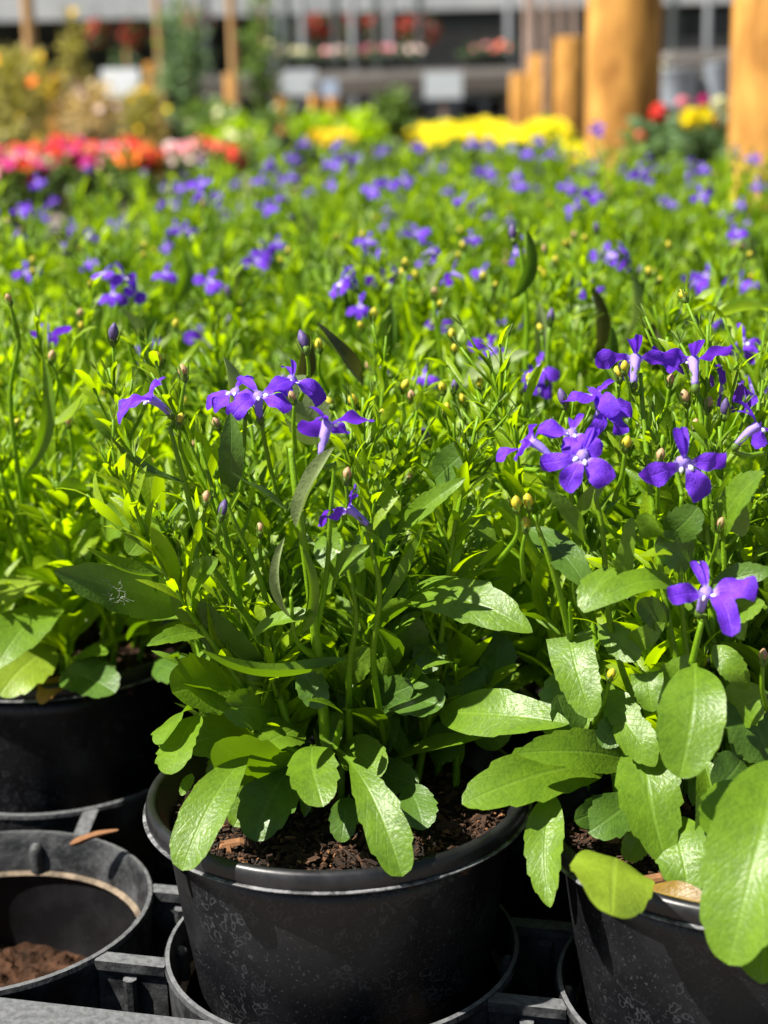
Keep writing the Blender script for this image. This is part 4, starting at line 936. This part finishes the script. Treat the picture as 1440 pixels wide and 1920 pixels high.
for px, yt, Y, kd in ((760, 505, .70, 'bud'), (812, 560, .66, 'bud_pink'), (870, 470, .80, 'bud'), (905, 530, .72, 'bud'), (1040, 500, .74, 'bud'), (1075, 450, .86, 'bud_pink'), (1120, 440, .84, 'bud_violet'), (1215, 520, .74, 'bud'), (1255, 470, .82, 'bud'), (1390, 470, .80, 'bud_pink'), (700, 600, .64, 'bud'), (850, 640, .60, 'bud'),
                      (1030, 610, .62, 'bud_violet'), (680, 450, .88, 'bud'), (150, 600, .66, 'bud_pink'), (330, 620, .68, 'bud'), (60, 500, .78, 'bud'), (430, 560, .74, 'bud_violet'), (540, 480, .86, 'bud'), (270, 470, .9, 'bud'), (1180, 250, 1.75, 'bud'), (670, 270, 1.7, 'bud'), (950, 270, 1.7, 'bud'), (1400, 300, 1.6, 'bud'), (400, 330, 1.45, 'bud')):
    top = P(px, yt, Y); t = nearest(top); mb = MB(); ft = Vector((top.x + rv(.012), top.y + .004, .125)); md = (top + ft) / 2 + Vector((rv(.005), 0, 0))
    c = curve([ft, md, top], 8); tube(mb, c, .0014, .0008, 6, mi=1)
    for k in range(9):
        p = c[3 + int(k * 1.4)]; a = k * 2.4 + rv(.4); o = np.array((math.cos(a), math.sin(a), 0)); L = rnd.uniform(.018, .036) * (1.15 - .06 * k)
        leaf(mb, p, p + nrm(o * .55 + np.array((0, 0, 1.2))) * L, L * rnd.uniform(.13, .22), np.array((0, 0, 1)) - o * .5, bend=rnd.uniform(.02, .12), fold=.4, n=8, m=4, twist=rv(.5), mi=0)
    for k in range(1):
        a = rnd.random() * 6; q = top + Vector((math.cos(a) * .006, math.sin(a) * .006, -.004)); tube(mb, curve([c[-5], (Vector(c[-5]) + q) / 2, q], 3), .0006, .0005, 5, mi=1); add_bud(t, q, (math.cos(a) * .4, math.sin(a) * .4, 1), 'bud', .75)
    part('leafy_stem', mb, [M['lime'], M['stem']], t); add_bud(t, top, (rv(.2), 0, 1), kd, .9)

# splinter of wood on the tray
t = thing('wood_splinter', 'thin orange brown wood splinter lying across the tray ring', 'splinter', P(180, 1570, .56))
mb = MB(); a, b_ = PZ(132, 1583, TZ + .004), PZ(222, 1556, TZ + .012); pts = curve([a, (a + b_) / 2 + Vector((0, 0, .001)), b_], 5)
tube(mb, pts, .0016, [.0005, .0014, .0017, .0016, .0015, .0014, .0013, .0011, .0009, .0007, .0003], 5); part('splinter_body', mb, M['chip_light'], t, smooth=False)


t = thing('seed_fluff', 'tuft of white seed fluff caught on the wide dark leaf above the empty cell', 'fluff', P(195, 1115, .446))
mb = MB(); c0 = P(205, 1112, .446)
for k in range(30):
    a = c0 + Vector((rnd.gauss(0, .0026), rnd.uniform(-.002, 0), rnd.gauss(0, .0022))); d = Vector((rv(1), rv(.3), rv(1))).normalized() * rnd.uniform(.0015, .0038)
    tube(mb, curve([a, a + d * .5 + Vector((rv(.0012), 0, rv(.0012))), a + d], 5), .000055, .000045, 4)
part('fluff_hairs', mb, M['fluff'], t)


# ------------------------------------------------------------------ behind the bed
def post(px, Y, dia, H, label, m='post', lean=0.0, name='timber_post', cat='post', group='round timber posts'):
    p = P(px, 207, Y); t = thing(name, label, cat, (p.x, p.y, 0), group)
    mb = MB(); r_ = dia / 2
    lathe(mb, [(r_ * 1.01, -0.05), (r_ * 1.0, H * 0.5), (r_ * 0.98, H - 0.012), (r_ * 0.94, H - 0.003), (r_ * 0.86, H), (0.0005, H)], 40, (p.x, p.y, 0))
    o = part('shaft', mb, M[m], t); return t


POSTS = [
    (1168, -120, 3.0, .145, 'thick round orange timber post standing between the bed and the red and yellow flowers'),
    (1470, -120, 2.2, .155, 'thickest orange timber post at the bed edge, cut by the right frame edge'),
    (1068, 70, 7.3, .145, 'round timber post with its flat top showing, next to the thick shaded post'),
    (1016, 103, 8.2, .145, 'orange timber post partly hidden behind the pale flat topped post'),
    (978, 138, 9.0, .135, 'shortest looking timber post, last in the row beside the yellow flowers'),
    (105, 140, 8.0, .115, 'dark brown shaded post among the tan shrubs'),
    (288, 118, 9.2, .085, 'orange post partly hidden by the climber beside the white square sign'),
    (437, 138, 9.0, .085, 'slim orange post left of the tall clematis in the black pot'),
    (530, 178, 9.2, .075, 'pinkish orange post holding one end of the pale blue sign'),
    (592, 178, 9.2, .075, 'orange post holding the other end of the pale blue sign'),
    (626, 180, 9.0, .08, 'orange post behind the small blue notice')]
for px, pt, Y, d_, lab in POSTS: post(px, Y, d_, P(px, pt, Y).z, lab)
for px, Y, d_, lab in ((67, 7.6, .06, 'thin upright tree stake among the yellowish shrubs'), (306, 8.8, .04, 'thin brown stake rising behind the leafy climber'), (443, 8.9, .05, 'red brown stake left of the tall climber')):
    post(px, Y, d_, P(px, -60, Y).z, lab, 'stake', name='tree_stake', cat='stake', group='upright stakes')
for px, Y, d_ in ((1000, 8.6, .03), (1025, 8.0, .028), (1050, 7.7, .022), (1075, 7.8, .022), (988, 9.1, .035)):
    post(px, Y, d_, P(px, -60, Y).z, 'weathered grey brown cane standing in the row above the timber posts', 'grey_stake', name='garden_cane', cat='cane', group='canes above the timber posts')


def sign(px0, py0, px1, py1, Y, m, label, leg=True):
    a, b_ = P(px0, py1, Y), P(px1, py0, Y); cx = (a.x + b_.x) / 2
    t = thing('plant_sign', label, 'sign', (cx, a.y, 0), 'plain signs among the plants')
    mb = MB(); box(mb, (cx, a.y - .01, (a.z + b_.z) / 2), (abs(b_.x - a.x) / 2, .006, abs(b_.z - a.z) / 2)); part('sign_board', mb, M[m], t, smooth=False)
    if leg:
        mb = MB(); box(mb, (cx, a.y + .012, a.z / 2 + .05), (.014, .012, a.z / 2 + .05)); part('sign_stake', mb, M['grey_stake'], t, smooth=False)


sign(193, 128, 260, 183, 7.6, 'sign', 'bright white square sign among the tan shrubs')
sign(527, 130, 593, 180, 9.1, 'sign_grey', 'pale blue grey sign fixed to two orange posts', False)
sign(603, 150, 633, 182, 8.9, 'sign_blue', 'small blue notice fixed to an orange post', False)
sign(796, 134, 866, 186, 8.8, 'sign_grey', 'light grey sign on a stake above the yellow flowers')


def rosette(mb, p, f, r_, mi=0, k=6):
    fr = np.array(frame(f)); a0 = rnd.random() * 6
    for i in range(k):
        a = a0 + i * 2 * math.pi / k; d = fr @ np.array((math.cos(a), 0.25, math.sin(a)))
        leaf(mb, np.array(p), np.array(p) + d * r_, r_ * 1.05, fr[:, 1], bend=.15, fold=.15, shape='petal', n=4, m=2, mi=mi)


def bgplant(name, label, cat, x, y, z0, pot_r, pot_h, fc, fr_, lsize, nleaf, lm, flowers=(), nfl=0, fsize=.02, group=None, cane=False, potm='pot', ftop=True, seed=0):
    """potted plant: fc = crown centre height above z0, fr_ = (rx, rz)"""
    global rnd
    t = thing(name, label, cat, (x, y, z0), group)
    mb = MB()
    if pot_h:
        lathe(mb, [(pot_r * .72, 0.001), (pot_r * .74, 0), (pot_r * .96, pot_h * .86), (pot_r * 1.05, pot_h * .87), (pot_r * 1.06, pot_h), (pot_r * .97, pot_h * .99), (pot_r * .93, pot_h * .9), (0.001, pot_h * .9)], 28, (x, y, z0)); part('pot', mb, M[potm], t)
    if cane:
        mb = MB(); tube(mb, [(x, y, z0 + pot_h * .8), (x + .01, y, z0 + fc), (x, y, z0 + fc + fr_[1] * 1.05)], .008, .006, 6); part('cane', mb, M['stake'], t)
    mb = MB()
    for k in range(5):
        a = k * 1.3; tube(mb, curve([(x, y, z0 + pot_h * .85), (x + fr_[0] * .3 * math.cos(a), y + fr_[0] * .3 * math.sin(a), z0 + (pot_h + fc) / 2), (x + fr_[0] * .6 * math.cos(a), y + fr_[0] * .6 * math.sin(a), z0 + fc + fr_[1] * .4)], 4), .004, .002, 5)
    for k in range(nleaf):
        u = Vector((rnd.gauss(0, 1), rnd.gauss(0, 1), rnd.gauss(0, 1))).normalized() * (rnd.random() ** .45)
        p = np.array((x + u.x * fr_[0], y + u.y * fr_[0], max(z0 + pot_h * .6, z0 + fc + u.z * fr_[1]))); L = lsize * rnd.uniform(.6, 1.3)
        d = nrm(np.array((u.x + rv(.6), u.y + rv(.6), u.z * .5 + rv(.6) + .2)))
        leaf(mb, p, p + d * L, L * rnd.uniform(.35, .6), (rv(.5), rv(.5) - .2, 1), bend=.1, fold=.2, shape='oval', n=4, m=2)
    part('foliage', mb, M[lm], t, kind='stuff')
    for k in range(nfl):
        m_ = rnd.choice(flowers); mb = MB()
        if ftop:
            a = rnd.random() * 6.28; q = math.sqrt(rnd.random()); el = 1 - 0.5 * q * q
            p = (x + fr_[0] * q * math.cos(a), y + fr_[0] * q * math.sin(a), z0 + fc + fr_[1] * el + rv(.012))
        else:
            u = Vector((rnd.gauss(0, 1), -abs(rnd.gauss(0, 1)), rnd.gauss(0, 1))).normalized(); p = (x + u.x * fr_[0], y + u.y * fr_[0], z0 + fc + u.z * fr_[1])
        rosette(mb, p, (rv(.6), -1 + rv(.3), .7 + rv(.3)), fsize * rnd.uniform(.8, 1.25)); part('flower', mb, M['f_' + m_], t)
    return t


GX = lambda px, Y: P(px, 260, Y).x


def bp(name, label, cat, px, top, bot, hw, Y, pot_r, pot_h, lsize, nleaf, lm, flowers=(), nfl=0, fsize=.02, group=None, cane=False, potm='pot', ftop=False):
    """place a potted plant so that its crown spans photo rows top..bot at distance Y"""
    a, b_ = P(px, top, Y), P(px, bot, Y); m_ = pxm(a); z0 = 0.0
    return bgplant(name, label, cat, a.x, Y, z0, pot_r, pot_h, (a.z + b_.z) / 2, (hw * m_, (a.z - b_.z) / 2), lsize, nleaf, lm, flowers, nfl, fsize, group, cane, potm, ftop)


GRED = 'red and pink bedding plants at the left'
REDS = [(-15, 285, 345, 60, 2.9, ('coral', 'red'), 'red and coral flowered bedding plant at the left frame edge'), (60, 275, 340, 55, 3.1, ('red', 'coral', 'red'), 'red and coral mixed bedding plant in the front of the red group'), (30, 300, 360, 60, 2.45, ('red', 'pink', 'magenta'), 'low red and pink flowered bedding plant nearest the lobelia bed at left'),
        (115, 262, 310, 45, 3.6, ('magenta', 'red'), 'magenta and red flowered bedding plant under the dark post'), (125, 285, 355, 50, 2.7, ('red', 'red', 'magenta'), 'bright red flowered bedding plant left of the orange one'), (185, 278, 335, 50, 3.0, ('red', 'pink'), 'red and soft pink flowered bedding plant under the white sign'),
        (238, 268, 325, 42, 3.2, ('red',), 'scarlet flowered bedding plant under the tan shrub'), (262, 285, 345, 38, 2.75, ('orange', 'red'), 'vivid orange flowered bedding plant in front of the scarlet one'), (335, 275, 330, 45, 3.0, ('pink', 'blush'), 'pale pink flowered bedding plant right of the orange one'),
        (375, 268, 320, 40, 3.3, ('red', 'coral'), 'red flowered bedding plant beside the pale pink one'), (435, 280, 315, 32, 3.5, ('darkred', 'red'), 'small dark red bedding plant at the right end of the red group')]
for k, (px, t0, b0, hw, Y, fl, lab) in enumerate(REDS):
    bp('bedding_plant', lab, 'plant', px, t0 + 8, b0 + 12, hw, Y, .06, .13, .03, 170, 'bgleaf', fl, 44, .012, GRED, ftop=True)

GY = 'yellow flowering plants'
for px, t0, b0, hw, Y, lab in ((785, 215, 285, 42, 7.0, 'leftmost clump of bright yellow flowers below the grey sign'), (845, 212, 290, 45, 6.8, 'clump of bright yellow flowers second from the left below the grey sign'), (905, 205, 285, 45, 7.1, 'tall clump of bright yellow flowers in the middle of the yellow mass'), (950, 225, 285, 38, 6.8, 'right end clump of the yellow mass before the timber posts'),
                               (1025, 208, 275, 30, 6.2, 'narrow yellow flower clump in front of the orange posts'), (1070, 255, 300, 40, 6.0, 'low yellow clump at the foot of the thick shaded post')):
    bp('yellow_flower_plant', lab, 'plant', px, t0 + 26, b0 + 8, hw + 8, Y, .09, .17, .05, 110, 'lime', ('yellow',), 96, .027, GY)
bp('yellow_flower_plant', 'small golden yellow plant right of the black clematis pot', 'plant', 622, 250, 290, 42, 5.5, .07, .14, .04, 90, 'lime', ('gold',), 50, .021, GY)
for px, t0, b0, hw, Y, lab in ((590, 222, 262, 55, 7.5, 'low bright green mound plant behind the golden flowers'), (680, 215, 262, 50, 7.8, 'low light green mound plant left of the taller green tuft'), (668, 240, 290, 50, 6.0, 'light green leafy plant right of the golden flowers')):
    bp('green_plant', lab, 'plant', px, t0, b0, hw, Y, .09, .15, .06, 260, 'lime', (), 0, group='green plants behind the bed')
bp('green_plant', 'taller deep green tuft left of the yellow mass', 'plant', 733, 185, 285, 30, 6.5, .08, .16, .07, 260, 'bgleaf', (), 0, group='green plants behind the bed')
for k in range(9):
    px = (500, 560, 620, 700, 770, 840, 900, 960, 1010)[k]
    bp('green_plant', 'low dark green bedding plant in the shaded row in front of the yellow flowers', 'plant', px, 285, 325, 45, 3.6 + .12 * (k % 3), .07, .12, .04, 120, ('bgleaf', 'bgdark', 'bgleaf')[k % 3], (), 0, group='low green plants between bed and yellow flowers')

g1 = 'geranium with one round orange red flower head and blue green leaves beside the thick post'; g2 = 'plant with bright yellow and dark red flower heads between the two thick posts'
bp('geranium_plant', g1, 'plant', 1248, 238, 330, 52, 2.75, .07, .165, .045, 230, 'bgsage', (), 0, group='potted flowers between the thick posts', potm='metal')
bp('geranium_plant', g2, 'plant', 1322, 240, 330, 52, 2.62, .07, .165, .045, 230, 'bgsage', (), 0, group='potted flowers between the thick posts', potm='metal')


def head(t_label, px, py, Y, r_, m_):
    o = next(x for x in COL.objects if x.get('label') == t_label); p = P(px, py, Y); mb = MB()
    for k in range(22):
        u = Vector((rnd.gauss(0, 1), rnd.gauss(0, 1), rnd.gauss(0, 1))).normalized(); rosette(mb, tuple(p + u * r_ * .75), tuple(u), r_ * .55, k=5)
    h = part('flower_head', mb, M[m_], o); mb = MB()
    tube(mb, curve([(p.x, p.y + .012, p.z - .01), (p.x, p.y + .01, p.z - .05), (p.x * .5 + o.location.x * .5, o.location.y, .24)], 4), .002, .002, 5); sub('flower_stalk', mb, M['bgsage'], h)


head(g1, 1236, 212, 2.72, .016, 'f_red'); head(g1, 1200, 255, 2.7, .009, 'f_coral'); head(g1, 1280, 192, 2.8, .011, 'f_pink')
head(g2, 1292, 222, 2.55, .016, 'f_yellow'); head(g2, 1318, 218, 2.6, .017, 'f_yellow'); head(g2, 1345, 232, 2.6, .012, 'f_darkred'); head(g2, 1350, 198, 2.65, .015, 'f_cream'); head(g2, 1318, 190, 2.75, .011, 'f_magenta')

GS = 'tall potted shrubs and climbers at the left'
bp('tan_shrub', 'yellowish shrub with orange tinged leaves at the left frame edge', 'shrub', 15, 92, 275, 70, 6.0, .10, .16, .05, 460, 'bgolive', ('gold', 'orange'), 3, .02, GS)
bp('tan_shrub', 'golden leaved shrub around the thin stake and dark post', 'shrub', 62, 100, 270, 38, 7.2, .10, .16, .05, 240, 'bgolive', ('gold',), 8, .03, GS)
bp('tan_shrub', 'tan flowered shrub below the white square sign', 'shrub', 172, 158, 290, 58, 6.4, .11, .16, .045, 420, 'bgtan', ('blush',), 6, .014, GS)
bp('tan_shrub', 'yellow tan shrub right of the white square sign', 'shrub', 262, 170, 285, 50, 6.8, .11, .16, .045, 330, 'bgolive', ('gold',), 7, .014, GS)
bp('climbing_plant', 'thin yellow flecked climber above the tan shrub', 'climber', 132, 20, 200, 24, 7.8, .11, .2, .05, 170, 'bgolive', ('gold',), 3, .02, GS, True)
bp('climbing_plant', 'wide dusty green climber left of the slim orange post', 'climber', 340, 0, 250, 52, 7.8, .13, .2, .06, 460, 'bgsage', ('yellow',), 2, .018, GS, True)
bp('climbing_plant', 'sparse dark climber between the white sign and the dusty green climber', 'climber', 235, 90, 260, 40, 8.2, .11, .2, .05, 190, 'bgdark', ('gold',), 2, .018, GS, True)
bp('climbing_plant', 'narrow bright green clematis climbing a cane in a black pot', 'climber', 487, -10, 240, 30, 8.0, .105, .29, .06, 360, 'bgleaf', ('cream',), 3, .02, GS, True)
bp('green_plant', 'small green plant in a wide black pot behind the red flowers', 'plant', 378, 205, 250, 42, 5.0, .085, .30, .05, 90, 'bgleaf', (), 0, group='green plants behind the bed')
bp('green_plant', 'small green plant in a deep black pot right of the red flowers', 'plant', 510, 212, 240, 34, 5.4, .062, .335, .05, 70, 'bgleaf', (), 0, group='green plants behind the bed')
bp('green_plant', 'light green leafy plant with cream tips in front of the clematis pot', 'plant', 440, 238, 300, 50, 4.6, .08, .16, .05, 200, 'lime', ('cream',), 8, .02, group='green plants behind the bed')
bp('green_plant', 'mid green plant at the foot of the slim orange post', 'plant', 400, 200, 260, 50, 6.5, .08, .16, .05, 200, 'bgleaf', ('cream',), 4, .02, group='green plants behind the bed')

# benches with potted bedding


def bench(px0, px1, Y, ztop, depth, label):
    x0, x1 = GX(px0, Y), GX(px1, Y); cx = (x0 + x1) / 2; t = thing('plant_bench', label, 'bench', (cx, Y, 0), 'display benches')
    mb = MB(); box(mb, (cx, Y, ztop - .025), ((x1 - x0) / 2, depth / 2, .025)); part('bench_top', mb, M['benchtop'], t, smooth=False)
    mb = MB(); box(mb, (cx, Y - depth / 2 - .018, ztop - .10), ((x1 - x0) / 2, .015, .05)); part('front_board', mb, M['bench'], t, smooth=False)
    mb = MB(); box(mb, (cx, Y, .42), ((x1 - x0) / 2 - .05, depth / 2 - .05, .02)); part('lower_shelf', mb, M['bench'], t, smooth=False)
    nleg = max(2, int((x1 - x0) / 1.2) + 1)
    for k in range(nleg):
        for s_ in (-1, 1):
            mb = MB(); xx = x0 + .06 + (x1 - x0 - .12) * k / (nleg - 1); box(mb, (xx, Y + s_ * (depth / 2 - .08), (ztop - .05) / 2), (.035, .035, (ztop - .05) / 2)); part('leg', mb, M['bench'], t, smooth=False)
    return t


BY, BZ = 10.5, .735
bench(395, 958, BY, BZ, 1.0, 'long grey timber bench with pink flowers behind the signs')
bench(1225, 1450, 9.6, .76, 1.0, 'pale timber bench beyond the thick posts at right')
GB = 'potted flowers on the benches'
for k, (px, fl, lab) in enumerate(((550, ('blush',), 'pale blush flowers on the bench above the blue grey sign'), (583, ('blush', 'cream'), 'cream and blush flowers on the bench between sign and wall post'), (612, ('blush', 'pink'), 'blush flowers on the bench above the small blue notice'), (650, ('blush',), 'pale flowers on the bench right of the small blue notice'),
                       (690, ('pink', 'magenta'), 'mid pink flowers on the bench below the red baskets'), (728, ('pink', 'blush'), 'light pink flowers on the bench left of the grey sign'), (770, ('blush',), 'whitish flowers on the bench just left of the grey sign'), (880, (), 'dark leafy plant on the bench right of the grey sign'), (905, ('magenta', 'pink'), 'purple pink flowers on the bench below the dark window'), (935, ('pink', 'coral'), 'coral pink flowers at the right end of the long bench'))):
    bgplant('bench_plant', lab, 'plant', GX(px, BY), BY - .3, BZ, .07, .07, .11, (.09, .035), .04, 60, 'bgdark', fl, 6 if fl else 0, .018, GB)
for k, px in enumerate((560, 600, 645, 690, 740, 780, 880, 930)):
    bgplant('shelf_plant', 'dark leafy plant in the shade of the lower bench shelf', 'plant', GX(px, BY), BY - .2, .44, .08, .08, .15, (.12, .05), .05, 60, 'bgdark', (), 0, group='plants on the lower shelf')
for px, lab in ((1262, 'dark green plant at the left end of the pale bench'), (1300, 'dark green plant in the middle of the pale bench'), (1345, 'dark green plant at the right end of the pale bench')):
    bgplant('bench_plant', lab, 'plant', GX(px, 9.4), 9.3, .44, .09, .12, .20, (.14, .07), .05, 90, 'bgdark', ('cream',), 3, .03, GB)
for px, w_, lab in ((1268, .12, 'wide galvanised tub behind the orange red geranium'), (1341, .075, 'pale galvanised tub behind the cream flower head')):
    Y = 6.5; x = GX(px, Y); t = thing('metal_tub', lab, 'tub', (x, Y, 0), 'galvanised tubs'); mb = MB()
    h_ = .56 if w_ > .1 else .58
    lathe(mb, [(w_ * .62, .0), (w_ * .64, .001), (w_ * .66, .2), (w_ * .685, .205), (w_ * .66, .21), (w_ * .70, h_ - .01), (w_ * .73, h_ - .006), (w_ * .73, h_), (w_ * .67, h_), (w_ * .6, .02), (.001, .02)], 32, (x, Y, 0)); part('tub_shell', mb, M['metal'], t)
    mb = MB(); lathe(mb, [(w_ * .67, h_ - .03), (.001, h_ - .025)], 24, (x, Y, 0)); part('soil', mb, M['soil'], t)

# slender uprights of the shade frame between the benches and the building
for k, px in enumerate((398, 520, 548, 575, 636, 668, 712, 735, 790, 955, 1258, 1322)):
    x = GX(px, 13.0); t = thing('frame_upright', 'thin ' + ('dark', 'mid grey')[k % 2] + ' upright of the shade frame behind the long bench', 'upright', (x, 13.0, 0), ('dark', 'grey')[k % 2] + ' uprights of the shade frame')
    mb = MB(); lathe(mb, [(.03, 0), (.028, 2.2), (.0005, 2.2)], 10, (x, 13.0, 0)); mb2 = MB(); lathe(mb2, [(.055, 0), (.055, .06), (.032, .07)], 10, (x, 13.0, 0))
    part('pole', mb, M[('darkwall', 'wall')[k % 2]], t); part('foot', mb2, M['darkwall'], t)

# garden centre building: white canopy, dark open bay on the left, grey clad wall with dark windows on the right
YB = 34.0
zpx = lambda py, Y: P(720, py, Y).z
t = thing('garden_centre_building', 'long low grey building with white canopy edge and dark windows', 'building', (0, YB, 0))
mb = MB(); xl, xr = -14.0, 14.0
box(mb, (0, YB - 1.2, zpx(-35, YB - 1.2)), (14, .10, abs(zpx(22, YB - 1.2) - zpx(-35, YB - 1.2)))); part('fascia', mb, M['fascia'], t, smooth=False)
mb = MB(); box(mb, (0, YB + 3.4, 3.95), (14.1, 4.8, .12)); part('roof', mb, M['fascia'], t, smooth=False)
mb = MB(); box(mb, (-8.2, YB + 5.0, 1.9), (5.9, .1, 1.9)); part('bay_back_wall', mb, M['darkwall'], t, smooth=False)  # shade inside the bay is put into this wall colour
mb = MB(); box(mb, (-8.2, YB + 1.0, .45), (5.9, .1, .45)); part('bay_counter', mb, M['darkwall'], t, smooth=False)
xw = GX(540, YB)
mb = MB(); box(mb, ((xw + 14) / 2, YB, 1.9), ((14 - xw) / 2, .1, 1.9)); part('clad_wall', mb, M['wall'], t, smooth=False)
for a0, a1, b0, b1 in ((798, 942, 6, 62), (1248, 1362, -30, 88), (555, 606, 22, 74), (640, 668, 20, 76), (690, 716, 22, 76), (752, 780, 20, 78)):
    x0, x1, z1, z0 = GX(a0, YB), GX(a1, YB), zpx(b0, YB), zpx(b1, YB); cx, cz = (x0 + x1) / 2, (z0 + z1) / 2; hx, hz = (x1 - x0) / 2, (z1 - z0) / 2
    mb = MB(); box(mb, (cx, YB - .125, cz), (hx, .02, hz)); o = part('window', mb, M['glass'], t, smooth=False)
    mb = MB()
    for dx, dz, sx, sz in ((0, hz + .03, hx + .06, .03), (0, -hz - .03, hx + .06, .03), (hx + .03, 0, .03, hz), (-hx - .03, 0, .03, hz)): box(mb, (cx + dx, YB - .14, cz + dz), (sx, .035, sz))
    sub('window_frame', mb, M['wall'], o, smooth=False)
for px in (140, 230, 300, 400, 505, 540, 622, 655, 705, 735, 785, 960, 1322):
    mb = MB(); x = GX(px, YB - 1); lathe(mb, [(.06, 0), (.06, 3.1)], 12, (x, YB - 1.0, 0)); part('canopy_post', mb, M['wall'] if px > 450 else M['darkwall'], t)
for px, py, fl, lab in ((185, 62, ('darkred',), 'dark red hanging basket in the shaded bay at left'), (250, 68, ('darkred',), 'second dark red hanging basket in the shaded bay'), (372, 40, ('magenta', 'pink'), 'magenta hanging basket above the dusty green climber'), (578, 55, ('darkred',), 'deep red hanging basket left of the wall windows'), (600, 52, ('darkred',), 'deep red hanging basket close beside its twin by the wall'),
                        (656, 52, ('darkred',), 'brick red hanging basket in the middle of the grey wall'), (702, 50, ('darkred',), 'dark red hanging basket under the canopy by the narrow window'), (768, 58, ('darkred',), 'red hanging basket left of the bright pink one'), (800, 58, ('pink', 'darkred'), 'bright pink hanging basket beside the wide dark window')):
    Y = YB - 1.9; p = P(px, py, Y); b_ = thing('hanging_basket', lab, 'basket', (p.x, Y, p.z), 'hanging baskets under the canopy')
    mb = MB(); lathe(mb, [(.02, -.16), (.10, -.13), (.17, -.05), (.19, 0), (.17, 0), (.001, -.02)], 20, (p.x, Y, p.z)); part('bowl', mb, M['bgdark'], b_)
    mb = MB()
    for k in range(3):
        a = k * 2.1; tube(mb, [(p.x + .18 * math.cos(a), Y + .18 * math.sin(a), p.z), (p.x, Y, p.z + .5)], .006, .006, 5)
    tube(mb, [(p.x, Y, p.z + .5), (p.x, Y + .8, 3.8)], .006, .006, 5); part('hanger', mb, M['darkwall'], b_)
    mb = MB()
    for k in range(90):
        u = Vector((rnd.gauss(0, 1), rnd.gauss(0, 1), rnd.gauss(0, 1))).normalized(); q = np.array((p.x + u.x * .22, Y + u.y * .22, p.z + .02 + u.z * .2)); leaf(mb, q, q + np.array((u.x, u.y, u.z - .3)) * .12, .06, (0, 0, 1), n=3, m=2, shape='oval')
    part('foliage', mb, M['bgdark'], b_, kind='stuff')
    for k in range(16):
        u = Vector((rnd.gauss(0, 1), -abs(rnd.gauss(0, 1)), rnd.gauss(0, 1))).normalized(); mb = MB(); rosette(mb, (p.x + u.x * .26, Y + u.y * .26, p.z + .02 + u.z * .24), tuple(u), .08); part('flower', mb, M['f_' + rnd.choice(fl)], b_)
